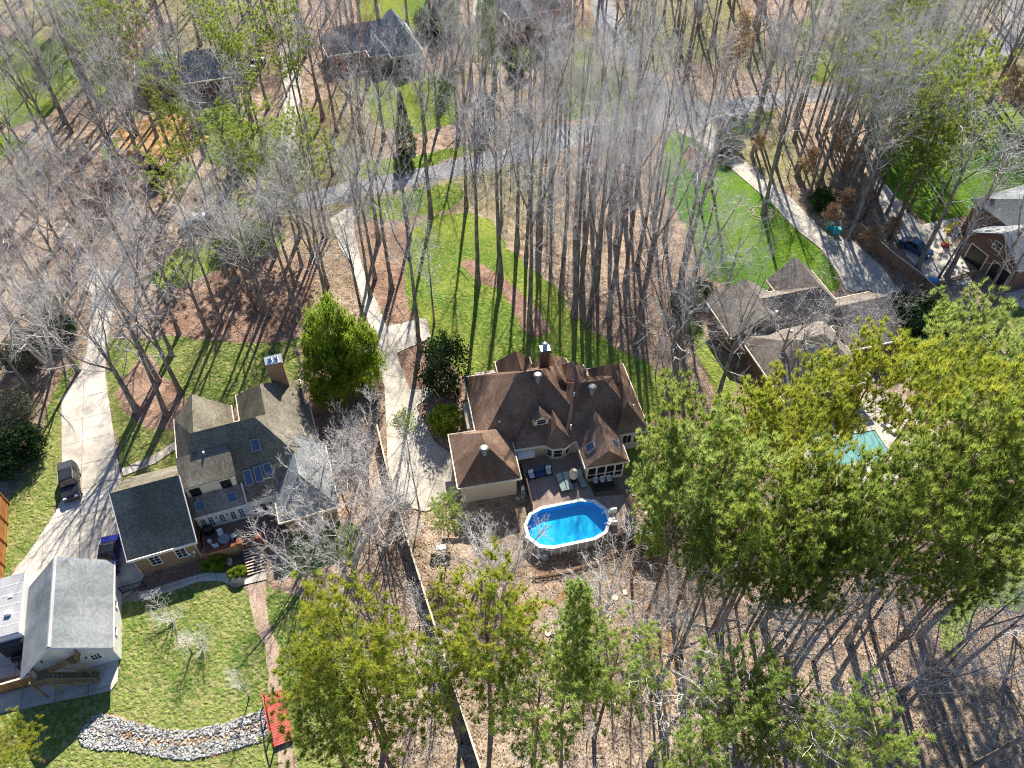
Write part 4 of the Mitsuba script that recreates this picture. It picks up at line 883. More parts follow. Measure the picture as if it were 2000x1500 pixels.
# stairs
ST = thing('staircase', 'weathered wooden stairs with railings up the gable of the white outbuilding', 'stairs')


def baluster_rail(a, b, h=.95, gap=.13, posts=True):
    a, b = np.array(a, float), np.array(b, float)
    n_ = max(int(np.linalg.norm((b - a)[:2]) / gap), 1)
    out = [rod(a + [0, 0, h], b + [0, 0, h], .045, 4), rod(a + [0, 0, .12], b + [0, 0, .12], .03, 4)]
    for i in range(n_ + 1):
        q = a + (b - a) * i / n_
        out.append(bx(q[0] - .018, q[0] + .018, q[1] - .018, q[1] + .018, q[2] + .1, q[2] + h))
    if posts:
        for q in (a, b):
            out.append(bx(q[0] - .05, q[0] + .05, q[1] - .05, q[1] + .05, q[2] - .1, q[2] + h + .08))
    return cat(out)


part(ST, 'landing', bx(-5.4, -4.15, -1.55, -.1, 2.15, 2.25), 'm_wood', FS)
NS = 11
for i in range(NS):
    z = 2.25 - (i + 1) * 2.25 / (NS + 1)
    u = -4.15 + i * .255
    part(ST, 'tread', bx(u, u + .27, -1.55, -.65, z - .05, z), 'm_wood', FS)
for i in range(9):
    z = 2.25 + (i + 1) * .085
    u = -4.2 + i * .19
    part(ST, 'tread', bx(u, u + .2, -.62, -.1, z - .04, z), 'm_wood', FS)
part(ST, 'landing', bx(-2.45, -1.75, -.85, -.1, 2.98, 3.08), 'm_wood', FS)
for nm, mesh in (('railing', baluster_rail((-5.4, -1.55, 2.25), (-4.15, -1.55, 2.25))), ('railing', baluster_rail((-5.4, -1.5, 2.25), (-5.4, -.15, 2.25))), ('railing', baluster_rail((-4.15, -1.55, 2.25), (-1.35, -1.55, .1))),
                 ('railing', baluster_rail((-4.1, -.66, 2.2), (-1.35, -.66, .1))), ('railing', baluster_rail((-4.2, -.64, 2.3), (-2.45, -.84, 3.05))), ('railing', baluster_rail((-1.76, -.84, 3.05), (-1.76, -.15, 3.05)))):
    part(ST, nm, mesh, 'm_wood', FS)
part(ST, 'stringer', cat(hull([(u, v, z) for v in (-1.6, -1.555) for u, z in ((-4.15, 2.2), (-4.15, 1.9), (-1.35, .02), (-1.1, .02))]), hull([(u, v, z) for v in (-.64, -.60) for u, z in ((-4.15, 2.2), (-4.15, 1.9), (-1.35, .02), (-1.1, .02))])), 'm_wood', FS)
part(ST, 'post', cat([bx(u - .06, u + .06, v - .06, v + .06, 0.02, zt) for u, v, zt in ((-5.35, -1.5, 2.15), (-4.2, -1.5, 2.15), (-2.8, -1.45, 1.1), (-1.8, -.8, 2.98), (-2.4, -.8, 2.98))]), 'm_wood', FS)
# the trailer parked beside it
k = thing('camper_trailer', 'long grey-roofed camper trailer parked along the white outbuilding', 'trailer')
part(k, 'body', rbx(-8.75, -6.56, 3.3, 9.3, .65, 3.18, .12), 'm_plastic_white', FS)
part(k, 'roof', rbx(-8.7, -6.6, 3.35, 9.25, 3.185, 3.3, .05), 'm_rubber_roof', FS)
for i in range(5):
    v = 4.3 + i * .98
    part(k, 'roof_seam', hull([(u, v + d + (u + 8.75) * .0, z) for u in (-8.65, -6.65) for d in (-.03, .03) for z in (3.30, 3.325)]), 'm_trim_white', FS)
part(k, 'roof_hatch', rbx(-7.8, -7.3, 5.15, 5.65, 3.29, 3.62, .06), 'm_plastic_white', FS)
part(k, 'roof_hatch', rbx(-7.75, -7.35, 6.9, 7.3, 3.29, 3.42, .05), 'm_plastic_white', FS)
part(k, 'front_cap', cat(rbx(-8.7, -6.62, 2.75, 3.29, .7, 2.6, .15), rod((-8.3, 2.5, 1.0), (-6.9, 2.5, 1.0), .06), rbx(-8.2, -7.0, 2.3, 2.8, .5, .9)), 'm_paint_black', FS)
for v in (5.6, 6.5):
    for u in (-8.76, -6.72):
        part(k, 'wheel', rod((u, v, .36), (u + .2, v, .36), .36, 16), 'm_tyre', FS)
part(k, 'jack', cat(rod((-7.65, 2.35, .6), (-7.65, 1.6, .55), .06), cyl(-7.65, 1.65, .05, .9, .05, 6)), 'm_metal_black', FS)

# ---------------------------------------------------------------- the weathered grey-roofed house on the right
FR = frame(16, 31, 65)
H = thing('house', 'low grey-brown roofed house half hidden by bare trees right of centre', 'house')
E = 3.0
rects = [(-2.5, 8.5, -1.8, 5.6), (-6.2, 1.8, -.4, 5.9), (2.7, 9.0, 0, 7.7), (6.8, 13.6, -4.0, 2.3), (-5.2, 5.8, -10.6, -.2), (5.7, 13.2, -5.7, -3)]
blocks = [hip(*rects[0], E, [(-1.5, 1.9, 6.0), (5.6, 1.9, 6.0)]), hip(*rects[1], E, [(-2.0, -.2, 5.7), (-2.0, 5.7, 6.0)]), hip(*rects[2], E, [(5.85, 1.5, 6.0), (5.85, 7.7, 6.0)]),
          hip(*rects[3], E - .03, [(6.8, -.85, 5.1), (13.6, -.85, 5.1)]), hip(*rects[4], E - .05, [(-2.2, -5.2, 6.0), (1.9, -5.2, 6.0)]), hip(*rects[5], 2.7, [(5.7, -3.05, 4.0), (13.2, -3.05, 4.0)])]
part(H, 'roof', roof_union(blocks), 'm_shingle_weathered', FR)
part(H, 'gutter', eave_trim(rects[:5], E - .02), 'm_trim_cream', FR)
part(H, 'gutter', bx(5.8, 13.3, -5.82, -5.705, 2.5, 2.72), 'm_trim_white', FR)
part(H, 'wall', walls(rects[:5], 0, E - .22, .4), 'm_brick_brown', FR)
part(H, 'wall', walls(rects[5:], 0, 2.5, .35), 'm_brick_brown', FR)
for u in (.2, 2.6):
    skylight(H, FR, u, -6.9, 4.95 - .03, (0, -3.05, 5.2), .75, 1.5)
for u, v, z in ((-.6, .3, 4.7), (-.2, -2.6, 4.2)):
    vent(H, FR, u, v, z, .12, .4, 'm_plastic_white')
for u in (-3.5, -1.0, 2.5):
    window(H, FR, u, -10.21, 1.6, 1.0, 1.3, 270, 2, 2)

# ---------------------------------------------------------------- the brick house at the right edge
FB = frame(22, 61.6, 78.2)
H = thing('house', 'brown brick house with two garage doors and blue-grey roof at the right edge', 'house')
part(H, 'roof', (lambda m: (m.apply_transform(np.array([[0, 0, 1, -.4], [1, 0, 0, 0], [0, 1, 0, 0], [0, 0, 0, 1.0]])), m)[1])(prism(Polygon([(-4.4, 3.5), (0, 6.4), (4.4, 3.5), (4.4, 3.33), (0, 6.23), (-4.4, 3.33)]), 0, 12)), 'm_shingle_grey', FB)
part(H, 'roof', hip(3.5, 14, -2.5, 8.5, 5.0, [(6.5, 3.0, 7.8), (12, 3.0, 7.8)]), 'm_shingle_grey', FB)
part(H, 'wall', (lambda m: (m.apply_transform(np.array([[0, 0, 1, 0], [1, 0, 0, 0], [0, 1, 0, 0], [0, 0, 0, 1.0]])), m)[1])(prism(Polygon([(-4.0, 0), (4.0, 0), (4.0, 3.4), (0, 6.15), (-4.0, 3.4)]), 0, 11)), 'm_brick_brown', FB)
part(H, 'wall', bx(3.9, 13.6, -2.1, 8.1, 0, 4.83), 'm_brick_brown', FB)
window(H, FB, -.01, 0, 4.3, 1.1, 1.0, 180, 2, 2)
for v in (-2.0, 1.8):
    k = part(H, 'garage_door', bx(-.03, .02, v - 1.35, v + 1.35, .02, 2.3), 'm_metal_black', FB)
    part(k, 'frame', cat(bx(-.07, -.0, v - 1.5, v - 1.35, .02, 2.4), bx(-.07, -.0, v + 1.35, v + 1.5, .02, 2.4), bx(-.07, -.0, v - 1.5, v + 1.5, 2.4, 2.55)), 'm_trim_cream', FB)

# ---------------------------------------------------------------- houses beyond the street
FT = frame(20, -21.25, 133.2)
H = thing('house', 'pale stone house with blue-grey hip roof beyond the street at top left of centre', 'house')
rects = [(0, 5.9, 0, 13.5), (-10.5, 1.5, 4.2, 12), (1.5, 4.6, 10, 15), (-3.6, .2, 1.6, 8)]
blocks = [hip(*rects[0], 3, [(2.95, 3.3, 7.2), (2.95, 10.2, 7.2)]), hip(*rects[1], 3, [(-7, 8.1, 6.3), (1.5, 8.1, 6.3)]), hip(*rects[2], 3, [(3.0, 9, 5.6), (3.0, 13.4, 5.6)]), hip(*rects[3], 3, [(-1.7, 3.6, 5.2), (-1.7, 8, 5.2)])]
part(H, 'roof', roof_union(blocks), 'm_shingle_blue', FT)
part(H, 'gutter', eave_trim(rects, 3), 'm_trim_white', FT)
part(H, 'wall', walls(rects, 0, 2.83, .4), 'm_stone_house', FT)
for u in (1.3, 3.0, 4.6):
    window(H, FT, u, .39, 1.5, .6, 1.5, 270, 1, 2)
for u in (-8.5, -6.5, -4.5):
    window(H, FT, u, 4.59, 1.5, .7, 1.4, 270, 1, 2)
FK = frame(19, -.3, 141.5)
H = thing('house', 'tall red brick house with blue-grey roof at the top edge', 'house')
rects = [(0, 3.8, 0, 12), (3.8, 12, 1.6, 10), (-2.4, .3, 5, 12)]
blocks = [hip(*rects[0], 6, [(1.9, 2.4, 9.0), (1.9, 10, 9.0)]), hip(*rects[1], 6, [(7.6, 1.6, 9.3), (7.6, 10, 9.3)]), hip(*rects[2], 6, [(-1.0, 7, 7.8), (-1.0, 12, 7.8)])]
part(H, 'roof', roof_union(blocks), 'm_shingle_blue', FK)
part(H, 'gutter', cat(eave_trim(rects, 6), rod((3.8, 1.5, 6.1), (7.6, 1.5, 9.3), .1, 4), rod((7.6, 1.5, 9.3), (11.4, 1.5, 6.1), .1, 4)), 'm_trim_white', FK)
part(H, 'wall', cat(walls(rects, 0, 5.83, .35), hull([(u, v, z) for v in (1.95, 2.2) for u, z in ((4.3, 5.83), (11.5, 5.83), (7.6, 8.9))])), 'm_brick_red', FK)
for u in (1.4, 2.5):
    window(H, FK, u, .34, 4.3, .8, 1.5, 270, 2, 3, glass='m_cushion_white')
for u in (1.2, 2.6):
    window(H, FK, u, .34, 1.5, .8, 1.5, 270, 2, 3)
for u in (5.6, 7.6, 9.6):
    window(H, FK, u, 1.94, 4.2, .8, 1.4, 270, 2, 3)
    window(H, FK, u, 1.94, 1.6, .8, 1.4, 270, 2, 3)
part(H, 'shutter', cat([bx(u - .2, u + .2, .27, .345, 3.5, 5.1) for u in (.75, 1.95, 3.15)]), 'm_metal_black', FK)
part(H, 'chimney', bx(-3.4, -2.5, 4.2, 5.2, 0, 10), 'm_brick_red', FK)
FW = frame(18.6, -56.8, 123.4)
H = thing('house', 'brick house with grey roof hidden in the woods at upper left', 'house')
rects = [(-.4, 10.7, -.4, 8), (-6, 1, 3.5, 11)]
part(H, 'roof', roof_union([hip(*rects[0], 3, [(3.4, 3.8, 6.4), (7, 3.8, 6.4)]), hip(*rects[1], 3, [(-2.5, 4.5, 6.6), (-2.5, 10, 6.6)])]), 'm_shingle_blue', FW)
part(H, 'gutter', eave_trim(rects, 3), 'm_trim_white', FW)
part(H, 'wall', walls(rects, 0, 2.83, .4), 'm_brick_brown', FW)
for u in (1.5, 4.2, 7.0, 9.2):
    window(H, FW, u, -.01, 1.5, .9, 1.5, 270, 2, 2)
sx_, sy_ = SPOT['shed_dark']
FD = frame(20, sx_, sy_)
H = thing('shed', 'dark-roofed garden shed at the right edge beside the pine clump', 'shed')
part(H, 'roof', hip(-2.2, 3, -2.5, 2.5, 2.5, [(0, 0, 4.2), (1, 0, 4.2)]), 'm_shingle_weathered', FD)
part(H, 'wall', bx(-1.9, 2.7, -2.2, 2.2, 0, 2.33), 'm_brick_brown', FD)

# ------------------------------------------------------------------ trees
def unit(v):
    return v / (np.linalg.norm(v, axis=-1, keepdims=True) + 1e-9)


def spawn(rng, Pp, Rp, per, t0, t1, length, angle, up, nseg, rscale, wob=.18, rmin=.006):
    """Children of n polylines: per children each, between t0 and t1 along the parent; length is a function of t."""
    n, k, _ = Pp.shape
    idx = np.repeat(np.arange(n), per)
    t = t0 + (t1 - t0) * ((np.tile(np.arange(per), n) + rng.random(n * per)) / per)
    x = np.clip(t * (k - 1), 0, k - 1.001)
    i = x.astype(int)
    fr = (x - i)[:, None]
    p = Pp[idx, i] * (1 - fr) + Pp[idx, i + 1] * fr
    r = Rp[idx, i] * (1 - fr[:, 0]) + Rp[idx, i + 1] * fr[:, 0]
    tan = unit(Pp[idx, i + 1] - Pp[idx, i])
    az = np.tile(np.arange(per) * 2.4, n) + np.repeat(rng.random(n) * 6.3, per) + rng.normal(0, .4, n * per)
    refv = np.where(np.abs(tan[:, 2:3]) > .9, np.array([1.0, 0, 0]), np.array([0, 0, 1.0]))
    a = unit(np.cross(tan, refv))
    b = np.cross(tan, a)
    an = np.radians(angle[0] + (angle[1] - angle[0]) * rng.random(n * per))[:, None]
    d = unit(tan * np.cos(an) + (a * np.cos(az)[:, None] + b * np.sin(az)[:, None]) * np.sin(an))
    L = (length(t) * (.7 + .6 * rng.random(n * per)))[:, None]
    nodes = [p]
    for s in range(nseg):
        d = unit(d + np.array([0, 0, up / nseg]) + rng.normal(0, wob / math.sqrt(nseg), d.shape))
        nodes.append(nodes[-1] + d * L / nseg)
    r0 = np.maximum(r * rscale, rmin)
    R = r0[:, None] * np.linspace(1, .35, nseg + 1)[None]
    return np.stack(nodes, 1), np.maximum(R, rmin * .6)


def trunk_line(rng, H, r, top, bend, k=11, flare=1.5):
    z = np.linspace(0, 1, k)
    xy = np.cumsum(rng.normal(0, bend * H / k, (k, 2)), 0)
    xy -= xy[0]
    Pm = np.column_stack([xy, z * H * top])[None]
    R = r * (1 - .88 * z ** 1.1)
    R[0] *= flare
    Pm[0, 0, 2] = -.3
    return Pm, R[None]


def bare(seed, kind):
    """A leafless tree 20 m tall: (trunk with its limbs, crown of branches and twigs)."""
    rng = np.random.default_rng(seed)
    if kind == 'slender':
        Pt, Rt = trunk_line(rng, 20, .235, .93, .022)
        fork = spawn(rng, Pt, Rt, 2, .5, .72, lambda t: 7.5 + 0 * t, (14, 26), .5, 6, .7, .15)
        limbs = [spawn(rng, Pt, Rt, 16, .40 + .12 * rng.random(), .99, lambda t: 4.6 * np.clip(1.25 - t, .16, .85), (28, 62), .5, 5, .34), fork, spawn(rng, *fork, 5, .2, .98, lambda t: 3.4 * (1.15 - .8 * t), (28, 58), .4, 5, .42)]
        q = (4, 3, 3)
    elif kind == 'broad':
        Pt, Rt = trunk_line(rng, 20, .33, .62, .018)
        lead = spawn(rng, Pt, Rt, 5, .42, .98, lambda t: 9.5 + 0 * t, (18, 42), .25, 7, .62, .2)
        limbs = [lead, spawn(rng, Pt, Rt, 6, .35, .95, lambda t: 5 + 0 * t, (45, 70), .4, 5, .4)]
        limbs.append(spawn(rng, *lead, 5, .2, .98, lambda t: 5.2 * (1.2 - .7 * t), (28, 58), .3, 5, .5))
        q = (4, 3, 3)
    elif kind == 'multi':
        base = np.zeros((1, 2, 3))
        base[0, 1, 2] = 1.4
        Pt, Rt = np.concatenate([base[:, :1] - [[[0, 0, .4]]], base], 1), np.array([[.34, .3, .26]])
        lead = spawn(rng, Pt, Rt, 6, .4, .98, lambda t: 15 + 0 * t, (12, 40), .3, 8, .62, .22)
        limbs = [lead, spawn(rng, *lead, 7, .22, .98, lambda t: 6.0 * (1.15 - .75 * t), (30, 62), .25, 5, .5)]
        q = (4, 4, 3)
    else:
        Pt, Rt = trunk_line(rng, 20, .16, .96, .014)
        limbs = [spawn(rng, Pt, Rt, 24, .28, .99, lambda t: 4.6 * np.clip(1.2 - t, .15, .8), (30, 60), .5, 4, .42)]
        q = (4, 3, 3)
    trunk = [tubes(Pt, Rt, 8)]
    crown = []
    f = {'multi': 1.6, 'young': 1.3}.get(kind, 1.0)
    for a, b in limbs[:1] if kind in ('broad', 'multi') else limbs[1:2]:
        trunk.append(tubes(a, b, 5))
    for a, b in limbs[1:] if kind in ('broad', 'multi') else limbs[:1] + limbs[2:]:
        crown.append(tubes(a, b, 4))
    src = limbs[1:] + limbs[:1] if len(limbs) > 1 else limbs
    for a, b in src:
        c = spawn(rng, a, b, q[0], .22, .99, lambda t: 1.95 - .9 * t, (28, 62), .30, 3, .55, .25, .0155 * f)
        crown.append(tubes(*c, 3))
        d = spawn(rng, *c, q[1], .2, 1.0, lambda t: 1.05 - .35 * t, (25, 60), .25, 2, .6, .25, .0095 * f)
        crown.append(tubes(*d, 3))
        e = spawn(rng, *d, q[2], .25, 1.0, lambda t: .58 - .15 * t, (22, 55), .2, 1, .75, .2, .0065 * f)
        crown.append(tubes(*e, 3, tip=True))
    return trimesh.util.concatenate(trunk), trimesh.util.concatenate(crown)


def blades(rng, c, d, n, length, width, spread):
    """n thin pointed blades from each centre c (m, 3), fanned round the direction d."""
    m = len(c)
    c, d = np.repeat(c, n, 0), np.repeat(d, n, 0)
    v = unit(d + rng.normal(0, spread, (m * n, 3)))
    side = unit(np.cross(v, rng.normal(0, 1, (m * n, 3))))
    L = length * (.7 + .6 * rng.random((m * n, 1)))
    w = width * (.7 + .6 * rng.random((m * n, 1)))
    V = np.stack([c - side * w / 2, c + side * w / 2, c + v * L], 1).reshape(-1, 3)
    return trimesh.Trimesh(V, np.arange(len(V)).reshape(-1, 3), process=False)


def pine(seed, kind):
    """A pine 20 m tall with crown centre near 15.6 m and crown radius near 4.5 m: (trunk and limbs, crown)."""
    rng = np.random.default_rng(seed)
    Pt, Rt = trunk_line(rng, 20, .24, .97, .006, flare=1.3)
    lo = {'pine': .60, 'open': .50, 'young': .12}[kind]
    prof = (lambda t: 4.5 * np.sqrt(np.clip(1 - ((t - .78) / .27) ** 2, .06, 1))) if kind != 'young' else (lambda t: 4.3 * np.clip(1.12 - t, .08, 1))
    nl = {'pine': 41, 'open': 30, 'young': 60}[kind]
    L1 = spawn(rng, Pt, Rt, nl, lo, .985, prof, (58, 88), .42, 5, .35, .16)
    L2 = spawn(rng, *L1, 8 if kind != 'open' else 7, .25, 1.0, lambda t: 1.5 - .5 * t, (28, 65), .35, 2, .5, .2, .012)
    wood = [tubes(Pt, Rt, 8), tubes(*L1, 4), tubes(*L2, 3)]
    # tufts at the ends of the branchlets and along their outer half, bristling upwards
    a, b = L2[0][:, -1], L2[0][:, 1]
    t = rng.random((len(a), 4, 1)) ** .6
    c = (b[:, None] * (1 - t) + a[:, None] * t + rng.normal(0, .10, (len(a), 4, 3)))
    c = c[rng.random(c.shape[:2]) < .86]
    d = unit(np.column_stack([c[:, :2] * .10, np.full(len(c), 1.0)]) + rng.normal(0, .25, (len(c), 3)))
    crown = blades(rng, c, d, 26, .46, .052, .48)
    return trimesh.util.concatenate(wood), crown


def leaves(rng, c, size, up=.5, aspect=.5):
    """One folded leaf (two triangles) at each point."""
    n = len(c)
    nrm = unit(rng.normal(0, 1, (n, 3)) + [0, 0, up])
    a = unit(np.cross(nrm, rng.normal(0, 1, (n, 3))))
    b = np.cross(nrm, a)
    s = size * (.7 + .6 * rng.random((n, 1)))
    V = np.stack([c - a * s, c + b * s * aspect + nrm * s * .12, c + a * s, c - b * s * aspect + nrm * s * .12], 1).reshape(-1, 3)
    F = np.arange(n)[:, None, None] * 4 + np.array([[0, 1, 2], [0, 2, 3]])[None]
    return trimesh.Trimesh(V, F.reshape(-1, 3), process=False)


def clumps(rng, n, k, spread, shape):
    """Points in n clumps of k spread through a unit crown."""
    d = unit(rng.normal(0, 1, (n, 3)))
    r = .45 + .55 * rng.random((n, 1)) ** .5
    c = d * r
    if shape == 'cone':
        z = rng.random((n, 1)) ** 1.3
        th = rng.random((n, 1)) * 6.283
        w = (1 - z) * (.55 + .45 * rng.random((n, 1)))
        c = np.concatenate([np.cos(th) * w, np.sin(th) * w, z * 2 - 1], 1)
    return (c[:, None] + rng.normal(0, spread, (n, k, 3))).reshape(-1, 3)


def leafy(seed, shape, n, k, size, spread=.10):
    """A leafy crown of unit radius over a short trunk: (wood, crown)."""
    rng = np.random.default_rng(seed)
    Pt, Rt = trunk_line(rng, 1.6, .035, 1.0, .02, 6)
    Pt = Pt.copy()
    Pt[..., 2] = np.linspace(-1.25, .6, 6)
    limb = spawn(rng, Pt, Rt, 18, .3, .95, lambda t: .75 + 0 * t, (35, 70), .3, 3, .5, .2, .004)
    c = clumps(rng, n, k, spread, shape)
    if size < .05:
        crown = blades(rng, c, unit(c * [1, 1, .6] + [0, 0, .7]), 7, size * 2.6, size * .55, .5)
    else:
        crown = leaves(rng, c, size)
    return trimesh.util.concatenate([tubes(Pt, Rt, 7), tubes(*limb, 3)]), crown


def group(name, trunk, crown, mt, mc):
    scene[name] = {'type': 'shapegroup', 'trunk': {**trunk, 'bsdf': ref(mt)}, 'crown': {**crown, 'bsdf': ref(mc)}}


def plys(pair):
    return mikit.ply(pair[0], smooth=True), mikit.ply(pair[1])


BARE = {'s': [plys(bare(s, 'slender')) for s in (1, 2, 3, 4)], 'b': [plys(bare(s, 'broad')) for s in (11, 12, 13)],
        'w': [plys(bare(s, 'multi')) for s in (21, 22)], 'y': [plys(bare(31, 'young'))]}
for i, q in enumerate(BARE['s']):
    group('slender_tree_group_%d' % i, *q, 'm_bark', 'm_twig')
for i, q in enumerate(BARE['b']):
    group('broad_tree_group_%d' % i, *q, 'm_bark', 'm_twig')
    group('red_tree_group_%d' % i, *q, 'm_bark', 'm_twig_red')
for i, q in enumerate(BARE['w']):
    group('pale_tree_group_%d' % i, *q, 'm_bark_pale', 'm_twig_pale')
group('young_tree_group_0', *BARE['y'][0], 'm_bark', 'm_twig')
PINE = {'pine': [plys(pine(s, 'pine')) for s in (41, 42, 43)], 'open': [plys(pine(s, 'open')) for s in (44, 45)], 'young': [plys(pine(46, 'young'))]}
for c, mat in (('dark', 'm_needle'), ('yellow', 'm_needle_yellow'), ('light', 'm_needle_light')):
    for i, q in enumerate(PINE['pine']):
        group('pine_%s_group_%d' % (c, i), *q, 'm_bark_pine', mat)
for i, q in enumerate(PINE['open']):
    group('open_pine_group_%d' % i, *q, 'm_bark_pine', 'm_needle')
group('young_pine_group', *PINE['young'][0], 'm_bark_pine', 'm_needle_light')
for nm, args, mat in (('magnolia_group', (51, 'round', 105, 44, .055, .12), 'm_leaf_gloss'), ('cedar_group', (52, 'round', 120, 34, .045, .11), 'm_leaf_cedar'), ('holly_group', (53, 'round', 160, 26, .075, .12), 'm_leaf_gloss'),
                      ('grey_shrub_group', (54, 'round', 150, 22, .06, .13), 'm_leaf_grey'), ('conifer_group', (55, 'cone', 260, 10, .045, .06), 'm_needle_dark')):
    group(nm, *plys(leafy(*args)), 'm_bark', mat)
rng = np.random.default_rng(56)
tw, cr = bare(57, 'young')
pts = cr.vertices[rng.integers(0, len(cr.vertices), 2400)]
group('beech_group', mikit.ply(trimesh.util.concatenate([tw, cr])), mikit.ply(leaves(rng, pts + rng.normal(0, .25, pts.shape), .24)), 'm_bark', 'm_leaf_orange')


def place(name, g, x, y, sx, sz, rot, label, catg, grp=None, z=0.0, lean=0.0):
    k = thing(name, label, catg, grp)
    scene[k] = {'type': 'instance', 'shapegroup': ref(g), 'to_world': T().translate([x, y, z]).rotate([1, .3, 0], lean).rotate([0, 0, 1], rot).scale([sx, sx, sz])}
    return k


FOOT = [(11, 0, 43, -6, 15.5, -7, 16.5), (19.5, -30, 38, -6.5, 13.5, -5.5, 16), (18.5, -34, 26.5, -9, 1.5, -3, 10), (16, 31, 65, -7, 14, -11, 8.5), (22, 59.5, 80.5, -1, 14, -5, 8), (20, -21.25, 133.2, -11, 7, -1, 14),
        (19, -.3, 141.5, -1, 13, -1, 13), (18.6, -56.8, 123.4, -6, 12, -2, 10)]


def footprint(a, x, y, u0, u1, v0, v1):
    return shapely.affinity.translate(shapely.affinity.rotate(sbox(u0, v0, u1, v1), a, origin=(0, 0)), x, y)


KEEP_OFF = unary_union([Polygon(v).buffer(0).buffer(.8) for k, v in GROUND.items() if k.startswith(('drive', 'street', 'shed', 'pool', 'walk', 'patio'))]
                       + [Polygon(v).buffer(0).buffer(-.6) for k, v in GROUND.items() if k.startswith('lawn')] + [footprint(*q).buffer(1.5) for q in FOOT])
shapely.prepare(KEEP_OFF)
rng = np.random.default_rng(7)
KIND = {'s': ('slender_tree_group_%d', 4), 'b': ('broad_tree_group_%d', 3), 'm': ('red_tree_group_%d', 3), 'w': ('pale_tree_group_%d', 2), 'y': ('young_tree_group_%d', 1)}
all_trees = [(x, y, h, k, None) for x, y, h, k in BARE_TREES]
taken = [(t[0], t[1]) for t in all_trees]
for region, (poly, per, (h0, h1)) in FILL.items():
    poly = Polygon(poly).buffer(0)
    want, tries = int(poly.area / per), 0
    x0, y0, x1, y1 = poly.bounds
    dmin = math.sqrt(per) * .55
    while want > 0 and tries < 6000:
        tries += 1
        x, y = x0 + (x1 - x0) * rng.random(), y0 + (y1 - y0) * rng.random()
        q = Point(x, y)
        if not poly.contains(q) or KEEP_OFF.contains(q) or min((x - a) ** 2 + (y - b) ** 2 for a, b in taken) < dmin ** 2:
            continue
        taken.append((x, y))
        kind = rng.choice(list({'top': 'sssbbbm', 'central': 'sssssy', 'left': 'bbbsw', 'left_mid': 'sbs', 'right': 'ssssb', 'low_right': 'sssss', 'fence_line': 'yyw', 'understory': 'y', 'understory_low': 'yyw', 'understory_right': 'yyb'}[region]), 1)[0]
        all_trees.append((x, y, h0 + (h1 - h0) * rng.random(), str(kind), region))
        want -= 1


LANDMARKS = [('the brown roofed house', 4, 51), ('the mulch island', 4, 76), ('the magnolia', -9.5, 64), ('the main driveway', -17, 85), ('the oval pool', 5, 39), ('the garden lamp', 5.6, 103), ('the lot fence', -7, 34), ('the left house', -27, 46),
             ('the left driveway', -44, 66), ('the mulch ring', -39, 57), ('the off-roader', -45, 45), ('the white street car', -44, 88), ('the upper mulch bed', -30, 80), ('the tan yard', -55, 117), ('the upper left house', -52, 128),
             ('the blue-grey roofed house', -20, 139), ('the tall brick house', 4, 147), ('the narrow conifer', -20, 118), ('the far drive', -36, 120), ('the street junction', 28, 128), ('the stone ring', 36, 91), ('the right driveway', 43, 84),
             ('the tree stump', 49, 106), ('the teal bins', 48, 87), ('the weathered roofed house', 33, 65), ('the teal pool', 35.6, 49), ('the navy car', 54, 83), ('the right edge brick house', 62, 82), ('the right fence', 54, 70),
             ('the stepping stones', 7, 30), ('the rock swale', -23, 22), ('the footbridge', -18.5, 24), ('the fallen branches', 27, 26), ('the top right street bend', 85, 150), ('the far right lawn', 72, 95), ('the top left corner', -95, 150), ('the left edge woods', -60, 72), ('the upper left lawn', -85, 130), ('the front woods', 14, 78), ('the red footbridge pine', -12, 22), ('the right edge shed', 46, 50), ('the far centre woods', 20, 155)]


def where(x, y):
    nm, lx, ly = min(LANDMARKS, key=lambda q: (q[1] - x) ** 2 + (q[2] - y) ** 2)
    dx, dy = x - lx, y - ly
    if dx * dx + dy * dy < 9:
        return 'beside ' + nm
    if abs(dx) > abs(dy):
        return ('right of ' if dx > 0 else 'left of ') + nm
    return ('behind ' if dy > 0 else 'in front of ') + nm


LOOK = {'s': ('bare_tree', 'tall slender leafless tree'), 'b': ('spreading_tree', 'spreading leafless tree with wide twiggy crown'), 'm': ('maple_tree', 'leafless maple hazed with red buds'), 'w': ('pale_tree', 'pale barked multi-stemmed leafless tree'), 'y': ('sapling', 'thin young leafless tree')}
for i, (x, y, h, k, region) in enumerate(all_trees):
    g, nv = KIND[k]
    s = h / 20
    sx = s * (.85 + .3 * rng.random())
    if k == 's':
        sx = max(sx, .95)
    lab = LOOK[k][1] + ' ' + where(x, y)
    place(LOOK[k][0], g % rng.integers(nv), x, y, sx, s, rng.random() * 360, lab, 'tree', 'look-alikes: ' + lab, lean=rng.normal(0, 2.2))
PLOOK = {'p': 'dark green pine', 'l': 'pale green pine', 'y': 'yellow-green pine', 't': 'dense young pine', 'o': 'open crowned tall pine'}
for x, y, zc, r, k in PINES:
    g = {'p': 'pine_dark_group_%d', 'l': 'pine_light_group_%d', 'y': 'pine_yellow_group_%d', 'o': 'open_pine_group_%d', 't': 'young_pine_group'}[k]
    if '%' in g:
        g = g % rng.integers(2 if k == 'o' else 3)
    zc = zc * (1 if k != 't' else 1.0)
    lab = '%s %s' % (PLOOK[k], where(x, y))
    place('pine_tree', g, x, y, r / 4.5, zc / (16.0 if k != 't' else 9.0), rng.random() * 360, lab, 'pine tree', 'look-alikes: ' + lab, lean=rng.normal(0, .8))
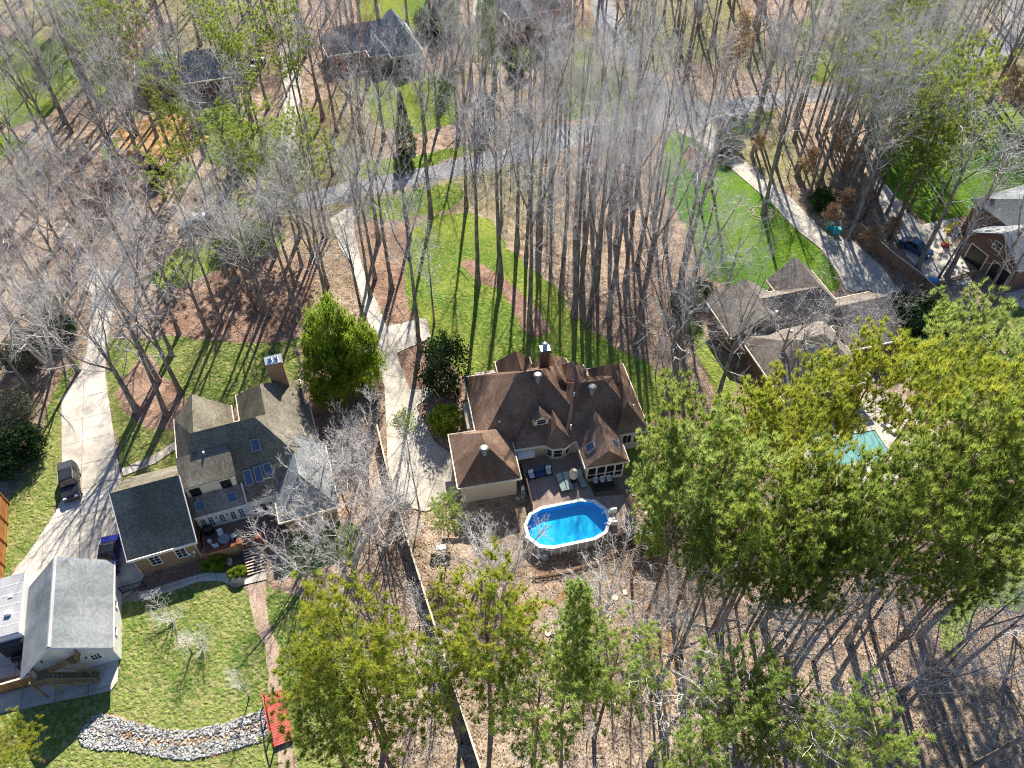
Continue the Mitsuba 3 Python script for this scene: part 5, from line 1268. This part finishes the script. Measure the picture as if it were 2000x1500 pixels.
for i, (x, y, h, r) in enumerate(CONIFERS):
    place('conifer_tree', 'conifer_group', x, y, r, h / 2.1, rng.random() * 360, ['narrow dark conifer on the lawn below the blue-grey roof', 'dark conifer behind the far lawn by the black fence', 'low dark conifer beside the street under the narrow one', 'dark evergreen against the far red brick house'][i], 'conifer', z=h / 2 * 1.05)
for i, (x, y, h, r, k) in enumerate(LEAFY):
    nm, g, lab = {'magnolia': ('magnolia_tree', 'magnolia_group', 'dark glossy magnolia left of the brown roof'), 'cedar': ('evergreen_tree', 'cedar_group', 'bright yellow-green leafy evergreen'), 'holly': ('holly_shrub', 'holly_group', 'dark rounded holly'), 'grey': ('evergreen_shrub', 'grey_shrub_group', 'grey-green rounded shrub')}[k]
    if k != 'magnolia':
        lab += ' ' + where(x, y)
    place(nm, g, x, y, r, max(h, r * .8) if k in ('magnolia', 'cedar') else r * .9, rng.random() * 360, lab, 'tree' if k == 'magnolia' else 'shrub', None if k == 'magnolia' else 'look-alikes: ' + lab, z=max(h, r * .85))
for x, y, h, r in BEECHES:
    place('beech_tree', 'beech_group', x, y, r / 3.6, h / 20 * 1.4, rng.random() * 360, 'small tree still holding tan leaves ' + where(x, y), 'tree', 'look-alikes: tan leaved trees ' + where(x, y))

# ------------------------------------------------------------------ vehicles
def car(name, label, catg, x, y, heading, L, Wd, Ht, paint, style='suv', top=None, belt=.95):
    """heading: degrees, where the front looks. Body, glasshouse, roof, four wheels with rims, lamps, mirrors."""
    k = thing(name, label, catg)
    F = frame(heading, x, y, .09)
    w = Wd / 2
    a, b = -L / 2, L / 2
    hood = belt - .04 if style != 'sedan' else belt - .10
    lower = hull([(u, s * (w - d), z) for s in (-1, 1) for u, d, z in ((a + .12, .10, .30), (a, .07, .5), (a + .02, .09, belt - .1), (a + .10, .14, belt), (b * .25, .06, belt), (b - .25, .12, hood - .06), (b - .06, .16, hood - .22), (b, .12, .5), (b - .12, .12, .28), (a + .8, .0, .55), (b - .9, .0, .55), (a + .9, .06, .25), (b - .9, .06, .25))])
    for u in (a + .80, b - .85):
        for s in (-1, 1):
            c = m3.Manifold.cylinder(.5, .37, .37, 24).rotate((90, 0, 0)).translate((u, s * w + .25, .33))
            lower = lower - c
    part(k, 'body', lower, paint, F)
    g0, g1, r0, r1 = {'suv': (a + .12, b * .42, a + .35, b * .10), 'sedan': (a + .65, b * .42, a + 1.35, b * .05), 'jeep': (a + .06, b * .28, a + .12, b * .16)}[style]
    part(k, 'glasshouse', hull([(u, s * (w - d), z) for s in (-1, 1) for u, d, z in ((g0, .10, belt - .02), (g1, .10, belt - .02), (r0, .24, Ht - .06), (r1, .24, Ht - .06))]), 'm_glass_dark', F)
    part(k, 'roof', hull([(u, s * (w - d), z) for s in (-1, 1) for u, d, z in ((r0 - .06, .22, Ht - .07), (r1 + .06, .22, Ht - .07), (r0 + .06, .32, Ht), (r1 - .10, .32, Ht))]), (top or paint) if style != 'jeep' else paint, F)
    if style == 'jeep':
        part(k, 'soft_top', hull([(u, s * (w - d), z) for s in (-1, 1) for u, d, z in ((g0 - .01, .07, belt), (a + 1.0, .07, belt), (r0 - .02, .20, Ht + .01), (a + 1.0, .20, Ht + .01))]), top, F)
        part(k, 'roof_bar', cat(rod((-.5, w - .2, Ht + .06), (.6, w - .2, Ht + .06), .03), rod((-.5, -w + .2, Ht + .06), (.6, -w + .2, Ht + .06), .03)), 'm_metal_grey', F)
    for s in (-1, 1):
        part(k, 'pillar', cat([rod((p, s * (w - .10), belt - .02), (q, s * (w - .235), Ht - .05), .045, 4) for p, q in ((g0, r0), ((g0 + g1) / 2 - .15, (r0 + r1) / 2), (g1, r1))]), paint, F)
        part(k, 'mirror', rbx(g1 - .22, g1 - .06, s * (w + .08) - .09, s * (w + .08) + .09, belt - .02, belt + .13, .03), paint, F)
        part(k, 'headlight', rbx(b - .22, b - .015, s * (w - .35) - .16, s * (w - .35) + .16, hood - .27, hood - .12, .03), 'm_lamp_clear', F)
        part(k, 'tail_light', rbx(a - .01, a + .12, s * (w - .28) - .12, s * (w - .28) + .12, belt - .32, belt - .06, .03), 'm_lamp_red', F)
        for u in (a + .80, b - .85):
            t = part(k, 'wheel', rod((u, s * (w - .24), .33), (u, s * (w - .02), .33), .34, 20), 'm_tyre', F, smooth=40)
            part(t, 'rim', rod((u, s * (w - .06), .33), (u, s * (w - .005), .33), .21, 12), 'm_rim', F)
    part(k, 'bumper', cat(rbx(b - .10, b + .05, -w + .22, w - .22, .3, .5, .04), rbx(a - .05, a + .1, -w + .2, w - .2, .3, .5, .04)), 'm_metal_black' if style != 'sedan' else paint, F)
    return k


car('parked_car', 'black off-roader with grey soft top on the left concrete driveway', 'car', -44.6, 44.45, -66, 4.2, 1.8, 1.74, 'm_paint_black', 'jeep', 'm_canvas_grey', 1.0)
car('parked_car', 'bright blue car beside the charcoal garage at the shed corner', 'car', -37.75, 36.1, -76, 4.5, 1.8, 1.5, 'm_paint_blue', 'sedan', 'm_glass_dark', .92)
car('parked_car', 'silver and white car on the street at the left', 'car', -44.0, 88.2, 205, 4.6, 1.85, 1.62, 'm_rim', 'suv', 'm_paint_white')
car('parked_car', 'dark navy car in the court beside the wooden fence', 'car', 54.3, 82.6, -52, 4.4, 1.8, 1.45, 'm_paint_navy', 'sedan')
car('parked_car', 'small white car on the far drive among upper left pines', 'car', *SPOT['white_car'], 80, 4.4, 1.8, 1.5, 'm_paint_white', 'sedan')

# ------------------------------------------------------------------ fences


def board_fence(name, label, pts, h, m='m_fence', panel=2.4, board=.145, gap=.012, cap=True, post=True, picket=False, z0=.03):
    k = thing(name, label, 'fence')
    line = LineString(pts)
    n_ = max(1, round(line.length / panel))
    rngf = np.random.default_rng(len(pts) + int(h * 10))
    for i in range(n_):
        a, b = line.interpolate(i * line.length / n_), line.interpolate((i + 1) * line.length / n_)
        d = np.array([b.x - a.x, b.y - a.y])
        L = np.linalg.norm(d)
        F = frame(math.degrees(math.atan2(d[1], d[0])), a.x, a.y)
        nb = max(int(L / (board + gap)), 1)
        st = L / nb
        bs = []
        for j in range(nb):
            dz = rngf.normal(0, .012)
            bs.append(bx(j * st + gap / 2, (j + 1) * st - gap / 2, -.012 + rngf.normal(0, .003), .012, z0, h + dz))
        rails = [bx(0, L, .014, .06, zz, zz + .09) for zz in (.3, h - .35)]
        part(k, 'panel', cat(bs, rails), m, F)
        if post:
            part(k, 'post', bx(-.06, .06, .0, .12, .0, h + .05), m, F)
        if cap:
            part(k, 'cap_rail', bx(0, L, -.07, .09, h + .03, h + .075), 'm_stone_cream' if cap == 2 else m, F)
    return k


board_fence('fence', 'long wooden privacy fence running down to the bottom edge between two lots', FENCES['lot_fence'], 1.8, cap=2)
board_fence('fence', 'weathered privacy fence between the right driveway and the brick house court', FENCES['right_fence'], 1.85, cap=2)
board_fence('fence', 'orange wooden fence at the left edge beside the narrow lawn', FENCES['left_fence'], 1.9, 'm_wood_orange', cap=False)
board_fence('fence', 'orange-brown plank retaining fence below the trailer pad', FENCES['low_fence'], 1.5, 'm_wood_orange', cap=2)
board_fence('picket_fence', 'curved brown picket fence below the brick house court', FENCES['picket_right'], 1.2, gap=.07, board=.07, cap=False)
board_fence('picket_fence', 'short brown picket fence meeting the lot fence', FENCES['picket_mid'], 1.1, gap=.07, board=.07, cap=False)
board_fence('fence', 'black fence behind the blue-grey roofed house', FENCES['far_fence'], 1.8, 'm_metal_black', cap=False)
board_fence('garden_edging', 'low picket edging round the red mulch below the oval pool', FENCES['pool_edging'], .35, gap=.05, board=.07, cap=False, post=False, panel=1.6)
k = thing('gate', 'black metal gate between the blue car and the tan brick garage', 'gate')
part(k, 'frame', cat(bx(-5.0, -4.94, -3.2, -3.1, .1, 1.2), bx(-7.0, -6.94, -3.2, -3.1, .1, 1.2), bx(-7.0, -4.94, -3.18, -3.12, 1.1, 1.16), bx(-7.0, -4.94, -3.18, -3.12, .2, .26)), 'm_metal_black', FL)
part(k, 'bar', cat([bx(-6.9 + i * .12, -6.88 + i * .12, -3.16, -3.14, .26, 1.1) for i in range(16)]), 'm_metal_black', FL)

# ------------------------------------------------------------------ rock-lined swale
SW = struct('rock_swale', flat(wobbly(GROUND['swale'], .2, .5, 90), .0215), 'm_clay')
rng = np.random.default_rng(91)
sw = Polygon(GROUND['swale']).buffer(0)
cl = Polygon(GROUND['clay_swale']).buffer(0)
shapes = []
for s in range(10):
    q = trimesh.creation.icosphere(subdivisions=1 if s < 5 else 0)
    v = np.array(q.vertices) * (1 + .45 * (meshkit.noise(np.array(q.vertices) * 1.7 + s * 9, s)[:, None] - .5)) * rng.uniform(.7, 1.1, 3) * [1, .85, .6]
    v = m3.Manifold.hull_points(v)
    shapes.append(cat(v))
rock_ply = [mikit.ply(q) for q in shapes[5:]]
spots = []
x0, y0, x1, y1 = sw.bounds
tries = 0
while tries < 60000 and len(spots) < 3800:
    tries += 1
    x, y = rng.uniform(x0, x1), rng.uniform(y0, y1)
    if sw.contains(Point(x, y)) and (not cl.contains(Point(x, y)) or rng.random() < .35):
        spots.append((x, y, rng.uniform(.06, .125) * (1.4 if rng.random() < .12 else 1)))
spots.sort(key=lambda s: -s[2])
for i, (x, y, r) in enumerate(spots[:300]):
    part_key = 'rock_swale__stone' if i == 0 else 'rock_swale__stone_%03d' % i
    scene[part_key] = {**rock_ply[i % 5], 'bsdf': ref('m_rock_pale' if i % 3 else 'm_rock'), 'to_world': T().translate([x, y, .02 + r * .3 + .06 * rng.random()]).rotate([0, 0, 1], rng.random() * 360).rotate([1, 0, 0], rng.normal(0, 18)).scale(r)}
rest = []
for x, y, r in spots[300:]:
    q = shapes[5 + rng.integers(5)].copy()
    q.apply_scale(r)
    q.apply_transform(frame(rng.random() * 360, x, y, .02 + r * .3 + .04 * rng.random()))
    rest.append(q)
for j in range(2):
    part('rock_swale', 'small_stones', trimesh.util.concatenate(rest[j::2]), ('m_rock_pale', 'm_rock')[j], kind='stuff')

# ------------------------------------------------------------------ red footbridge over the swale
bp = GROUND['gravel_path'][6]
A, B = np.array(GROUND['gravel_path'][6]) * .5 + np.array(GROUND['gravel_path'][7]) * .5, np.array(GROUND['gravel_path_low'][0]) * .5 + np.array(GROUND['gravel_path_low'][1]) * .5
d = B - A
L = float(np.linalg.norm(d)) + .3
FBR = frame(math.degrees(math.atan2(d[1], d[0])), A[0], A[1])
BR = thing('footbridge', 'faded red wooden footbridge with a handrail over the rock swale', 'footbridge')
nb = int(L / .2)
for i in range(nb):
    part(BR, 'plank', bx(i * L / nb + .012, (i + 1) * L / nb - .012, -.68, .68, .30 + .14 * math.sin(math.pi * (i + .5) / nb), .345 + .14 * math.sin(math.pi * (i + .5) / nb)), 'm_red_paint', FBR)
for s in (-1,):
    part(BR, 'handrail', cat([rod((a * L, s * .72, 1.25 + .14 * math.sin(math.pi * a)), ((a + .25) * L, s * .72, 1.25 + .14 * math.sin(math.pi * (a + .25))), .06, 5) for a in (0, .25, .5, .75)], [bx(a * L - .05, a * L + .05, s * .72 - .05, s * .72 + .05, .02, 1.28) for a in (.02, .34, .66, .98)]), 'm_red_paint', FBR)
part(BR, 'beam', cat(bx(0, L, -.76, -.64, .05, .295), bx(0, L, .64, .76, .05, .295)), 'm_red_paint', FBR)

# ------------------------------------------------------------------ the pool on the right and its terrace
struct('pool_terrace', flat(smooth_poly(GROUND['pool_deck_right'], .8), .026), 'm_concrete')
FP = frame(12, 35.6, 49.2)
PG = thing('swimming_pool', 'sunken teal swimming pool glimpsed between the pine crowns at right', 'swimming pool')
outer, inn = sbox(-4.6, -2.2, 4.4, 2.2), sbox(-4.2, -1.8, 4.0, 1.8)
part(PG, 'coping', prism(outer.difference(inn), .03, .12), 'm_stone_cream', FP)
part(PG, 'basin', flat(inn, .032), 'm_pool_green', FP)
part(PG, 'water', flat(inn, .075), 'm_water', FP)
for i, nm in enumerate('abcd'):
    x, y = SPOT['lounge_' + nm]
    k = thing('sun_lounger', ['white lounger right of the teal pool below the blue cushion', 'turquoise lounger at the near edge of the teal pool', 'white lounger on the pale terrace under the yellow pine', 'white lounger by the far corner of the teal pool'][i], 'sun lounger')
    F = frame([30, -50, 70, 20][i], x, y, .03)
    part(k, 'frame', cat(bx(-.32, .32, -.95, .95, .26, .33), [bx(a - .03, a + .03, b - .03, b + .03, 0, .26) for a in (-.27, .27) for b in (-.8, .8)]), 'm_plastic_white', F)
    part(k, 'backrest', hull([(a, b, c) for a in (-.3, .3) for b, c in ((.32, .33), (.30, .42), (.92, .85), (.86, .93))]), 'm_plastic_teal' if i == 1 else 'm_plastic_white', F)

# ------------------------------------------------------------------ small things in the yards
for i in range(12):
    x, y = SPOT['step%d' % i]
    k = thing('stepping_stone', 'round pale stepping stone in the leaf litter below the oval pool', 'stepping stone', 'round stepping stones below the oval pool')
    add(k, cyl(x, y, .01, .09, .27, 20), 'm_stone_cream', smooth=40)
for i in range(8):
    x, y = SPOT['paver%d' % i]
    side = 'right' if i < 6 else 'left'
    k = thing('paver', 'pale square stepping paver in the grass %s of the deck' % side, 'paver', 'square pavers %s of the deck' % side)
    add(k, rbx(x - .22, x + .22, y - .17, y + .17, .01, .08, .015), 'm_stone_cream')
x, y = SPOT['stone_ring']
k = thing('stone_ring', 'ring of pale stones round the leaning tree on the bright lawn', 'stone ring')
rng = np.random.default_rng(95)
for i in range(46):
    a = i / 46 * 6.283 + rng.normal(0, .05)
    r = 1.35 + .45 * (i % 2) + rng.normal(0, .08)
    q = shapes[5 + i % 5].copy()
    q.apply_scale(rng.uniform(.14, .22))
    q.apply_transform(frame(i * 47, x + r * math.cos(a), y + r * .9 * math.sin(a), .08))
    part(k, 'stone', q, 'm_stone_cream')
x, y = SPOT['stump']
k = thing('tree_stump', 'tall cut stump in the litter beside the right driveway', 'tree stump')
part(k, 'trunk', tubes(np.array([[[x, y, -.1], [x, y, .4], [x + .05, y, 2.2]]]), np.array([[.55, .38, .33]]), 12, cap=True), 'm_bark')
part(k, 'cut_face', cyl(x + .05, y, 2.205, 2.22, .30, 12), 'm_wood')
for nm, m, lab in (('teal_a', 'm_plastic_teal', 'teal plastic bin with lid by the upper end of the right fence'), ('teal_b', 'm_plastic_teal', 'second smaller teal bin nearer the fence end')):
    x, y = SPOT[nm]
    k = thing('waste_bin', lab, 'bin')
    part(k, 'body', hull([(x + a * .36, y + b * .28, z) for a in (-1, 1) for b in (-1, 1) for z in (.02,)] + [(x + a * .45, y + b * .34, 1.0) for a in (-1, 1) for b in (-1, 1)]), m)
    part(k, 'lid', rbx(x - .48, x + .48, y - .37, y + .37, 1.005, 1.08, .03), m)
x, y = SPOT['blue_tub']
k = thing('sandbox', 'bright blue domed sandbox lid beside the right picket fence', 'sandbox')
part(k, 'body', cyl(x, y, .02, .3, .6, 16, .68), 'm_plastic_blue')
part(k, 'lid', trimesh.creation.revolve(np.array([(0, .62), (.3, .57), (.6, .42), (.74, .305), (0, .304)]), sections=18), 'm_plastic_blue', frame(0, x, y), smooth=40)
x, y = SPOT['toy']
k = thing('ride_on_toy', 'small red and yellow ride-on toy on the pale court', 'toy')
part(k, 'body', rbx(x - .45, x + .45, y - .28, y + .28, .18, .5, .1), 'm_plastic_red')
part(k, 'roof', rbx(x - .3, x + .25, y - .26, y + .26, .85, .92, .03), 'm_plastic_yellow')
part(k, 'pillar', cat([rod((x + a, y + b, .5), (x + a * .8, y + b, .86), .03) for a in (-.28, .25) for b in (-.2, .2)]), 'm_plastic_red')
for a in (-.3, .3):
    for b in (-.3, .22):
        part(k, 'wheel', rod((x + a, y + b, .16), (x + a, y + b + .08, .16), .15, 12), 'm_tyre')
x, y = SPOT['yellow_a']
k = thing('play_slide', 'yellow plastic toy slide beside the brick garage', 'toy')
part(k, 'slide', hull([(x + a, y + b, z) for b in (-.3, .3) for a, z in ((-.8, .08), (-.8, .15), (.5, 1.1), (.5, 1.2))]), 'm_plastic_yellow')
part(k, 'ladder', cat([rod((x + .55, y + b, .02), (x + .5, y + b, 1.3), .05) for b in (-.28, .28)], [rod((x + .54, y - .28, z), (x + .54, y + .28, z), .03) for z in (.3, .6, .9)]), 'm_plastic_blue')
x, y = SPOT['yellow_b']
k = thing('toy_ball', 'round yellow ball beside the toy slide', 'ball')
add(k, trimesh.creation.icosphere(subdivisions=2, radius=.35), 'm_plastic_yellow', frame(0, x, y, .4), smooth=True)
x, y = SPOT['white_sculpt']
k = thing('garden_lamp', 'small white lamp standing in the front woods by the street', 'lamp')
part(k, 'post', cyl(x, y, .0, 1.3, .06, 8), 'm_metal_black')
part(k, 'head', cat(hull([(x + a * .25, y + b * .25, 1.5) for a in (-1, 1) for b in (-1, 1)] + [(x, y, 1.75)] + [(x + a * .2, y + b * .2, 1.3) for a in (-1, 1) for b in (-1, 1)])), 'm_plastic_white')
x, y = SPOT['garden_table']
k = thing('potting_bench', 'wooden potting bench with a white tray beside the lot fence', 'bench')
F = frame(8, x, y)
part(k, 'bench_top', bx(-.9, .9, -.45, .45, .78, .84), 'm_wood', F)
part(k, 'shelf', bx(-.9, .9, -.45, .45, .3, .34), 'm_wood', F)
part(k, 'tray', rbx(-.45, .45, -.2, .35, .845, .95), 'm_plastic_white', F)
for a in (-.85, .85):
    for b in (-.4, .4):
        part(k, 'leg', bx(a - .04, a + .04, b - .04, b + .04, .01, 1.3 if b > 0 else .78), 'm_wood', F)
x, y = SPOT['garden_box']
k = thing('garden_box', 'pale wooden raised planting box behind the potting bench', 'planter')
part(k, 'frame', cat(bx(x - .8, x + .8, y - .5, y - .44, .01, .4), bx(x - .8, x + .8, y + .44, y + .5, .01, .4), bx(x - .8, x - .74, y - .44, y + .44, .01, .4), bx(x + .74, x + .8, y - .44, y + .44, .01, .4)), 'm_stone_cream')
part(k, 'soil', bx(x - .735, x + .735, y - .435, y + .435, .01, .34), 'm_mulch')
x, y = SPOT['urn']
k = thing('urn', 'round stone urn in the dark bed by the brick stairs', 'urn')
part(k, 'bowl', trimesh.creation.revolve(np.array([(.0, .02), (.18, .02), (.12, .2), (.3, .45), (.34, .6), (.26, .6), (.22, .45), (0, .4)]), sections=16), 'm_stone_cream', frame(0, x, y), smooth=30)
x, y = SPOT['trampoline']
k = thing('patio_umbrella', 'blue-grey round umbrella top beside the curved garden walk', 'umbrella')
part(k, 'canopy', trimesh.creation.revolve(np.array([(0, .62), (.4, .52), (.72, .34), (.70, .33), (0, .5)]), sections=12), 'm_plastic_teal' if False else 'm_canvas_grey', frame(0, x, y))
part(k, 'pole', cyl(x, y, .02, .5, .04, 8), 'm_metal_grey')
# fallen timber and a wood pile in the lower right woods
rng = np.random.default_rng(97)
for i in range(16):
    x, y = rng.uniform(15, 39), rng.uniform(19, 34)
    a = rng.uniform(0, 3.14)
    L = rng.uniform(1.5, 5)
    k = thing('fallen_log', 'fallen dead branch lying in the leaf litter of the lower right woods', 'log', 'fallen branches in the lower right woods')
    t = np.linspace(-.5, .5, 6)
    pl = np.column_stack([x + np.cos(a) * L * t - np.sin(a) * .3 * t * t, y + np.sin(a) * L * t + np.cos(a) * .3 * t * t, np.full(6, .10)])
    add(k, tubes(pl[None], np.linspace(.08, .03, 6)[None], 7, cap=True), 'm_bark_pale' if i % 3 == 0 else 'm_bark')

# fallen twigs lying everywhere in the woods
rng = np.random.default_rng(98)
tq = []
for x0, x1, y0, y1, nn in ((-14, 44, 18, 36, 2200), (-2, 26, 56, 100, 1500), (40, 75, 90, 125, 900), (-60, -12, 60, 90, 1200)):
    x, y, a, L = rng.uniform(x0, x1, nn), rng.uniform(y0, y1, nn), rng.uniform(0, 6.3, nn), rng.uniform(.3, 1.6, nn)
    keep = ~shapely.contains_xy(KEEP_OFF, x, y)
    t = np.array([-.5, 0, .5])
    tq.append(np.stack([x[:, None] + np.cos(a)[:, None] * L[:, None] * t - np.sin(a)[:, None] * .12 * L[:, None] * np.array([0, 1, 0]), y[:, None] + np.sin(a)[:, None] * L[:, None] * t, np.full((nn, 3), .07) + rng.uniform(0, .08, (nn, 1))], 2)[keep])
tq = np.concatenate(tq)
add('fallen_twigs', tubes(tq, np.tile([.022, .017, .009], (len(tq), 1)), 4), 'm_bark_pale', kind='stuff', label='pale fallen twigs scattered on the woodland floor', cat='twigs')

# ------------------------------------------------------------------ shrubs and litter
for nm, lab in (('bush_a', 'larger yellow-green bush below the terrace parapet'), ('bush_b', 'small yellow-green bush left of the larger one below the parapet'), ('bush_c', 'green bush beside the brick garden stairs'), ('bush_d', 'brownish bush in the dark bed by the stairs')):
    x, y = SPOT[nm]
    r = {'bush_a': .85, 'bush_b': .6, 'bush_c': .6, 'bush_d': .5}[nm]
    place('garden_bush', 'cedar_group', x, y, r, r * .9, 40, lab, 'bush', z=r * .75)
x, y = SPOT['shed_bush']
place('garden_shrub', 'young_tree_group_0', x, y, .34, .17, 30, 'round leafless shrub in the middle of the back lawn', 'shrub')
place('garden_shrub', 'pale_tree_group_0', x + .8, y + .6, .20, .14, 130, 'tan leafless shrub leaning on the round one in the back lawn', 'shrub')
x, y = SPOT['tripod']
place('garden_shrub', 'pale_tree_group_1', x, y, .26, .17, 70, 'pale leafless shrub in the shade of the brick garage', 'shrub')
rng = np.random.default_rng(99)
lit = []
for poly, per in ((Polygon([(-14, 18), (42, 16), (50, 36), (16, 40), (-6, 44), (-14, 40)]), 16), (Polygon([(-40, 52), (-12, 52), (26, 66), (30, 100), (-8, 88), (-46, 78)]), 5)):
    m_ = int(poly.area * per)
    x0, y0, x1, y1 = poly.bounds
    q = np.column_stack([rng.uniform(x0, x1, m_), rng.uniform(y0, y1, m_)])
    hard = unary_union([Polygon(v).buffer(0) for k_, v in GROUND.items() if not k_.startswith(('mulch', 'creek', 'clay'))] + [footprint(*f) for f in FOOT])
    q = q[shapely.contains_xy(poly, q[:, 0], q[:, 1]) & ~shapely.contains_xy(hard, q[:, 0], q[:, 1])]
    lit.append(np.column_stack([q, rng.uniform(.025, .07, len(q))]))
lit = np.concatenate(lit)
add('leaf_litter', leaves(rng, lit, .085, up=1.2, aspect=.7), 'm_dead_leaf', kind='stuff', label='tan dead leaves scattered over the woodland floor', cat='leaf litter')
